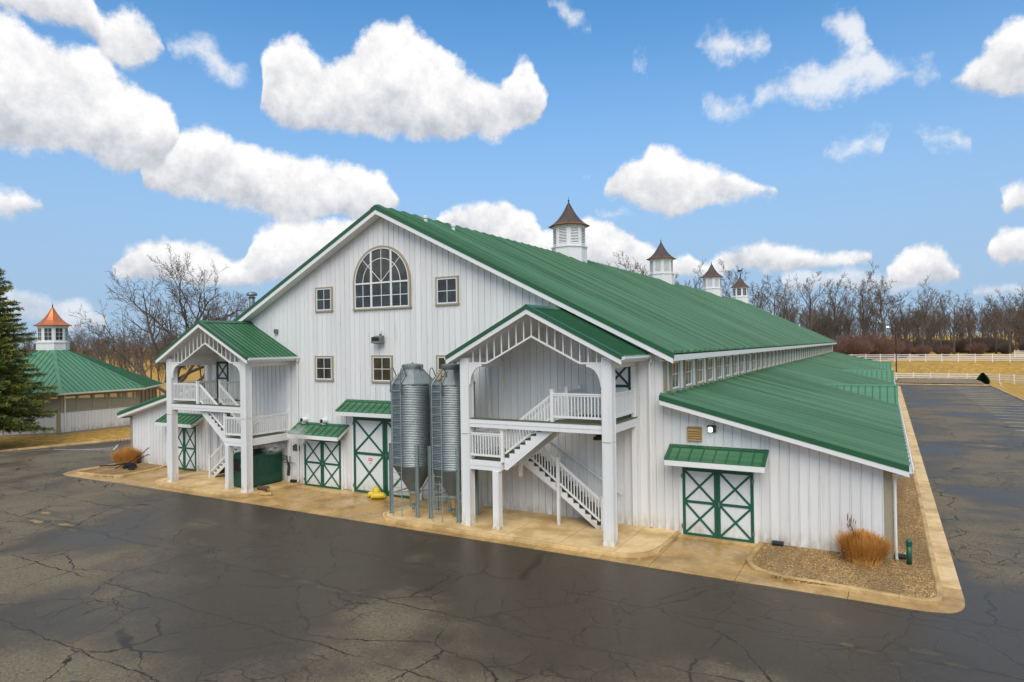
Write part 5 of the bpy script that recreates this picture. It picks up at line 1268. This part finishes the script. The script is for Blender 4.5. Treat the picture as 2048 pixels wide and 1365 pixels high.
# ------------------------------------------------------------------ vegetation
def bare_tree(seed, H, r0, nl=9, n2=6, n3=6, n4=5, reach=.52, spread=.75, fork=.28, rmin=.016, up=.10):
    rg = random.Random(seed); trunk, crown = MB(), MB()
    def rv(): return Vector((rg.gauss(0, 1), rg.gauss(0, 1), rg.gauss(0, 1)))
    def limb(p, d, L, r, segs, wob, grav):
        pts, rad = [p.copy()], [r]; dirs = [d]
        for i in range(segs):
            d = (d+rv()*wob+Vector((0, 0, grav))).normalized(); p = p+d*(L/segs); pts.append(p.copy()); rad.append(max(rmin*.6, r*(1-.82*(i+1)/segs))); dirs.append(d)
        return pts, rad, dirs
    tp, tr_, td = limb(Vector((0, 0, -.25)), Vector((rg.gauss(0, .04), rg.gauss(0, .04), 1)).normalized(), H*.82, r0, 9, .07, .06)
    tr_[0] = r0*1.35; trunk.tube(tp, tr_, 8)
    def along(pts, rad, dirs, t):
        f = t*(len(pts)-1); i = min(int(f), len(pts)-2); k = f-i
        return pts[i].lerp(pts[i+1], k), rad[i]*(1-k)+rad[i+1]*k, dirs[i+1]
    def children(pts, rad, dirs, n, L, lev, lo):
        for j in range(n):
            t = lo+(1-lo)*((j+rg.random())/n)**.9; p, r, d = along(pts, rad, dirs, min(t, .995))
            az = j*2.4+rg.uniform(-.6, .6); o = d.orthogonal().normalized(); o.rotate(Matrix.Rotation(az, 3, d))
            sp = spread*rg.uniform(.7, 1.25) if lev == 1 else rg.uniform(.5, 1.0)
            nd = (d*1.0+o*sp*(1.25 if lev == 1 else 1)).normalized(); l = L*rg.uniform(.65, 1.15)*(1.05-.55*t if lev == 1 else 1.0-.35*t)
            nr = max(rmin, min(r*.72, r0*(.42, .17, .075, .04)[lev-1]*rg.uniform(.8, 1.1)))
            q, qr, qd = limb(p, nd, l, nr, (6, 5, 4, 3)[lev-1], (.13, .16, .18, .2)[lev-1], up*(1, .9, .5, .25)[lev-1])
            crown.tube(q, qr, (6, 4, 3, 3)[lev-1], cap=False)
            if lev == 1: children(q, qr, qd, n2, l*.52, 2, .22)
            elif lev == 2 and n3: children(q, qr, qd, n3, l*.55, 3, .2)
            elif lev == 3 and n4: children(q, qr, qd, n4, l*.55, 4, .15)
    children(tp, tr_, td, nl, H*reach, 1, fork)
    return trunk, crown
def tree_kind(args, mt='bark', mc='twig'):
    a, b = bare_tree(**args); return a.mesh('trunk', mt, True), b.mesh('crown', mc)
KINDS = [tree_kind(dict(seed=11, H=18, r0=.34, nl=11, n2=6, n3=5, n4=5, rmin=.028, spread=.7)),
         tree_kind(dict(seed=23, H=19, r0=.30, nl=12, n2=6, n3=5, n4=5, rmin=.028, spread=.55, up=.13)),
         tree_kind(dict(seed=37, H=16, r0=.30, nl=10, n2=6, n3=6, n4=5, rmin=.028, spread=.85, fork=.22), 'bark_grey'),
         tree_kind(dict(seed=41, H=20, r0=.38, nl=10, n2=7, n3=5, n4=5, rmin=.030, spread=.62, fork=.36), 'bark'),
         tree_kind(dict(seed=59, H=15, r0=.22, nl=12, n2=5, n3=5, n4=5, rmin=.026, spread=.5, fork=.18, up=.15), 'bark_grey')]
def plant_tree(kind, x, y, s, rz, label, group=None, name='bare_tree', z=None):
    z = terrain(x, y) if z is None else z
    t = thing(name, label, 'tree', (x, y, z), group); t.rotation_euler.z = rz; t.scale = (s, s, s)
    for nm, me in zip(('trunk', 'crown'), kind):
        o = bpy.data.objects.new(nm, me); COL.objects.link(o); o.parent = t
    return t
def build_trees():
    rg = random.Random(77)
    big = tree_kind(dict(seed=101, H=12.0, r0=.42, nl=16, n2=10, n3=7, n4=5, rmin=.016, spread=1.3, fork=.10, up=.075, reach=.92), 'bark', 'twig')
    x, y = at(338, 72); plant_tree(big, x, y, 1.18, .5, 'wide spreading bare tree right behind the left shed roof')
    x, y = at(405, 74); plant_tree(KINDS[2], x, y, .80, 2.2, 'leaning bare tree beside the wide spreading tree behind the shed')
    # tree line beyond the barn and the rise: (column, top row, depth, kind)
    line = [(1262, 521, 178, 0), (1300, 535, 186, 4), (1395, 545, 176, 1), (1352, 560, 190, 3), (1476, 536, 160, 3), (1512, 566, 172, 4), (1548, 560, 165, 0), (1588, 575, 178, 1), (1622, 556, 158, 0), (1664, 562, 168, 3), (1695, 590, 180, 4),
            (1726, 553, 160, 1), (1768, 556, 166, 3), (1800, 580, 172, 2), (1842, 572, 158, 1), (1880, 590, 176, 4), (1908, 588, 164, 0), (1940, 600, 170, 4), (1962, 610, 180, 2), (1992, 602, 168, 1), (2020, 590, 160, 3), (2052, 585, 150, 0), (2090, 580, 165, 1)]
    ZR = [(1280, 'rising over the ridge beyond the nearest louvred cupola'), (1330, 'rising over the ridge just before the second louvred cupola'), (1370, 'seen between the second and third louvred cupolas'), (1440, 'standing right beside the third louvred cupola'), (1490, 'standing directly behind the weathervane cupola'), (1530, 'showing just past the weathervane cupola'),
          (1610, 'growing behind the far slope of the barn roof'), (1650, 'over the far corner of the barn roof'), (1680, 'at the barn end of the red-brown thicket'), (1710, 'in the middle of the red-brown thicket'), (1750, 'behind the thicket, short of the light pole'), (1785, 'right behind the lit light pole'), (1830, 'just past the lit light pole'), (1890, 'above the paddock rise past the light pole'),
          (1925, 'on the rise short of the evergreen shrub'), (1950, 'on the rise over the evergreen shrub'), (1975, 'on the rise just past the evergreen shrub'), (2010, 'by the fence running among the trunks'), (2035, 'crowding the large dark tree at the fence'), (2200, 'behind the large dark tree at the fence')]
    ZL = [(0, 'behind the spruce trunk'), (40, 'behind the spruce top'), (100, 'between the spruce and the pavilion cupola'), (150, 'touching the pavilion cupola'), (180, 'just past the pavilion cupola'), (210, 'above the pavilion roof slope'), (250, 'above the lower pavilion roof'), (275, 'at the pavilion eave end'), (295, 'beyond the pavilion eave end'), (310, 'beside the wide spreading tree'), (325, 'under the wide spreading tree'), (400, 'behind the wide spreading tree'), (600, 'seen over the porch roof')]
    words = ['broad-crowned', 'upright-limbed', 'round-headed', 'tall forked', 'slender']
    for i, (u, v, d, k) in enumerate(line):
        x, y = at(u, d); z = terrain(x, y); hor = 678-(u-1795)*.0147
        H = 7+(hor-v)*d/FPX-z; base = (17.6, 18.6, 16.0, 19.5, 15.2)[k]
        plant_tree(KINDS[k], x, y, H/base, rg.uniform(0, 6.28), '%s bare tree %s' % (words[k], next(t for a, t in ZR if u < a)), 'bare trees beyond the paddock rise')
    x, y = at(2100, 118); plant_tree(big, x, y, .95, 1.9, 'large dark bare tree overhanging the paddock fence')
    # trees behind the pavilion
    for i, (u, v, d, k) in enumerate([(136, 655, 150, 1), (168, 662, 158, 4), (196, 648, 140, 3), (228, 655, 165, 0), (262, 640, 130, 2), (300, 650, 128, 1), (330, 655, 140, 4), (440, 660, 150, 0), (60, 660, 160, 2), (20, 650, 155, 1), (-30, 650, 150, 3), (240, 690, 95, 4), (285, 676, 90, 2), (318, 690, 96, 4)]):
        x, y = at(u, d); z = terrain(x, y); hor = 678-(u-1795)*.0147; H = 7+(hor-v)*d/FPX-z; base = (17.6, 18.6, 16.0, 19.5, 15.2)[k]
        plant_tree(KINDS[k], x, y, H/base, rg.uniform(0, 6.28), '%s bare tree %s' % (words[k], next(t for a, t in ZL if u < a)), 'bare trees beyond the pavilion')
    # distant woods, one mass
    import numpy as np
    def wood(name, spots, label, kinds, mtl):
        V, F, o = [], [], 0
        for (x, y, s, rz, k) in spots:
            for me in kinds[k]:
                n = len(me.vertices); a = np.empty(n*3); me.vertices.foreach_get('co', a); a = a.reshape(-1, 3)*s
                c, q = math.cos(rz), math.sin(rz); b = np.stack([a[:, 0]*c-a[:, 1]*q+x, a[:, 0]*q+a[:, 1]*c+y, a[:, 2]+terrain(x, y)], 1)
                V.append(b); 
                ls = np.empty(len(me.loops), dtype=np.int32); me.loops.foreach_get('vertex_index', ls)
                lt = np.empty(len(me.polygons), dtype=np.int32); me.polygons.foreach_get('loop_total', lt)
                F.append((ls+o, lt)); o += n
        V = np.concatenate(V); ls = np.concatenate([f[0] for f in F]); lt = np.concatenate([f[1] for f in F])
        m = bpy.data.meshes.new(name); m.vertices.add(len(V)); m.vertices.foreach_set('co', V.ravel()); m.loops.add(len(ls)); m.loops.foreach_set('vertex_index', ls)
        m.polygons.add(len(lt)); st = np.concatenate([[0], np.cumsum(lt)[:-1]]).astype(np.int32); m.polygons.foreach_set('loop_start', st); m.update(calc_edges=True); m.validate()
        m.materials.append(MAT[mtl]); link(name, m, None, kind='stuff', label=label, category='woods')
    low = []
    for sd in (7, 8, 9):
        a, b = bare_tree(seed=sd, H=17, r0=.34, nl=11, n2=7, n3=7, n4=0, rmin=.040, spread=.6, fork=.15, up=.12); low.append((a.mesh('t', 'bark'), b.mesh('c', 'twig')))
    sp = []
    for i in range(230):
        u = rg.uniform(1230, 2130); d = rg.uniform(182, 300); x, y = at(u, d); sp.append((x, y, rg.uniform(.55, .95), rg.uniform(0, 6), rg.randrange(3)))
    wood('distant_woods', sp, 'dense grey-brown winter woods behind the row of trees on the rise', low, 'twig')
    sp = []
    for i in range(210):
        u = rg.uniform(-140, 560); d = rg.uniform(215, 330); x, y = at(u, d); sp.append((x, y, rg.uniform(.32, .8), rg.uniform(0, 6), rg.randrange(3)))
    wood('distant_woods', sp, 'far grey-brown winter woods along the horizon behind the pavilion', low, 'twig')
    # thickets: rounded twiggy shrubs
    def shrub(seed, n=260, r=3.0, h=4.2):
        g = random.Random(seed); b = MB()
        for i in range(n):
            a = g.uniform(0, 6.283); k = g.random()**.5; e = h*math.sqrt(max(.05, 1-.75*k*k))*g.uniform(.75, 1.05); p0 = Vector((math.cos(a)*.35*k*r*.6, math.sin(a)*.35*k*r*.6, -.1)); p2 = Vector((math.cos(a)*k*r, math.sin(a)*k*r, e))
            p1 = p0.lerp(p2, .5)+Vector((g.gauss(0, .12), g.gauss(0, .12), .35)); b.tube([p0, p1, p2], [.035, .025, .012], 3, False)
            for j in range(7):
                t = g.uniform(.35, 1); q = p0.lerp(p2, t)*1.0 if t < .5 else p1.lerp(p2, (t-.5)*2); d = Vector((g.gauss(0, .5)+math.cos(a)*.3, g.gauss(0, .5)+math.sin(a)*.3, g.uniform(.3, 1))).normalized()
                b.tube([q, q+d*g.uniform(.4, .9)], [.018, .009], 3, False)
        return b.mesh('branches', 'twig_red')
    SH = [shrub(1), shrub(2), shrub(3)]
    for i, (u, d, s) in enumerate([(1668, 140, 1.0), (1690, 143, 1.15), (1716, 139, 1.1), (1742, 142, 1.2), (1766, 140, 1.05), (1700, 150, 1.5), (1745, 151, 1.45), (1782, 147, 1.1), (1805, 150, .9), (1640, 150, 1.1), (1610, 150, 1.2), (1575, 152, 1.2), (1845, 152, .7), (1890, 153, .65), (1955, 155, .8)]):
        x, y = at(u, d); t = thing('twiggy_shrub', 'rounded red-brown leafless shrub in the thicket behind the barn end', 'shrub', (x, y, terrain(x, y)), 'leafless shrubs in the thicket'); t.scale = (s, s, s); t.rotation_euler.z = i*1.3
        o = bpy.data.objects.new('branches', SH[i % 3]); COL.objects.link(o); o.parent = t
    sp = []
    shr = [(s_,) for s_ in SH]
    for i in range(130): 
        u = rg.uniform(1560, 2140); d = rg.uniform(162, 235); x, y = at(u, d); sp.append((x, y, rg.uniform(.45, 1.1), rg.uniform(0, 6), rg.randrange(3)))
    wood('undergrowth', sp, 'tangled brown undergrowth beneath the trees on the rise', shr, 'twig')
    # clipped evergreen shrub at the end of the mulch bank
    g = random.Random(9); b = MB(); x, y = 12.45, 119.6
    for i in range(6000):
        a = g.uniform(0, 6.283); f = g.random(); e = 1.62*f; rr = .86*(1-f**1.8)*(.75+.25*min(1, f*4))*g.random()**.3+.02
        c = Vector((math.cos(a)*rr, math.sin(a)*rr, e)); d = Vector((math.cos(a), math.sin(a), g.uniform(.2, 1))).normalized()*.17; w = d.cross(Vector((g.gauss(0, 1), g.gauss(0, 1), 1))).normalized()*.06
        b.add([c-w, c+w, c+d], [(0, 1, 2)])
    t = thing('evergreen_shrub', 'small clipped evergreen shrub at the corner of the mulch bank', 'shrub', (x, y, .05)); b.v = [(p[0]+x, p[1]+y, p[2]+.05) for p in b.v]
    b.build('foliage', 'shrub_leaf', t, kind='stuff'); MB().tube([(x, y, -.1), (x, y, .5)], [.06, .04], 6).build('stem', 'bark', t)
def spruce(x, y, H, label):
    g = random.Random(31); t = thing('spruce_tree', label, 'tree', (x, y, terrain(x, y))); z0 = terrain(x, y)
    MB().tube([(x, y, z0-.2), (x+.05, y, z0+H*.4), (x, y+.05, z0+H)], [.30, .2, .02], 9).build('trunk', 'bark', t)
    br, nd = MB(), MB(); z = 1.5
    while z < H-.3:
        f = z/H; reach = (5.5*(1-f)**.75+.25)*(1 if z > 2.6 else .85); n = 10 if f < .75 else 6; a0 = g.uniform(0, 6)
        for k in range(n):
            a = a0+k*2*math.pi/n+g.uniform(-.2, .2); L = reach*g.uniform(.72, 1.1); d = Vector((math.cos(a), math.sin(a), 0)); side = Vector((-d.y, d.x, 0))
            rise = .12+.35*f; pts = []
            for j in range(7):
                s_ = j/6; pts.append(Vector((x, y, z0+z))+d*L*s_+Vector((0, 0, L*(rise*s_-.42*s_*s_+.22*s_**3)))+side*g.gauss(0, .03)*L*s_)
            br.tube(pts, [.05*(1-f)+.015]+[.035*(1-f)*(1-j/7)+.008 for j in range(1, 7)], 4, False)
            m = int(L*8)+4
            for q in range(m):
                s_ = .22+.78*(q+g.random())/m; i = min(int(s_*6), 5); c = pts[i].lerp(pts[i+1], s_*6-i)
                for sg in (-1, 1):
                    tl = (.30+.75*(1-s_)*min(1.4, L*.28))*g.uniform(.7, 1.15); td = (d*.75+side*sg*.8+Vector((0, 0, g.uniform(-.55, .30)))).normalized(); e = c+td*tl+Vector((0, 0, -.10*tl))
                    nn = int(tl*20)+6
                    for w in range(nn):
                        r = (w+g.random())/nn; p = c.lerp(e, r); v = (td*.7+Vector((g.gauss(0, .6), g.gauss(0, .6), g.gauss(.05, .5)))).normalized()*g.uniform(.13, .26); u_ = v.cross(Vector((g.gauss(0, 1), g.gauss(0, 1), g.gauss(0, 1)))).normalized()*g.uniform(.018, .036)
                        nd.add([p-u_, p+u_, p+v], [(0, 1, 2)])
        z += g.uniform(.30, .42)*(1 if f < .8 else .7)
    br.build('branches', 'bark', t); nd.build('needles', 'needle', t, kind='stuff')
build_trees()
spruce(-57.3, 22.0, 15.5, 'tall yellow-green spruce on the grass in front of the pavilion')
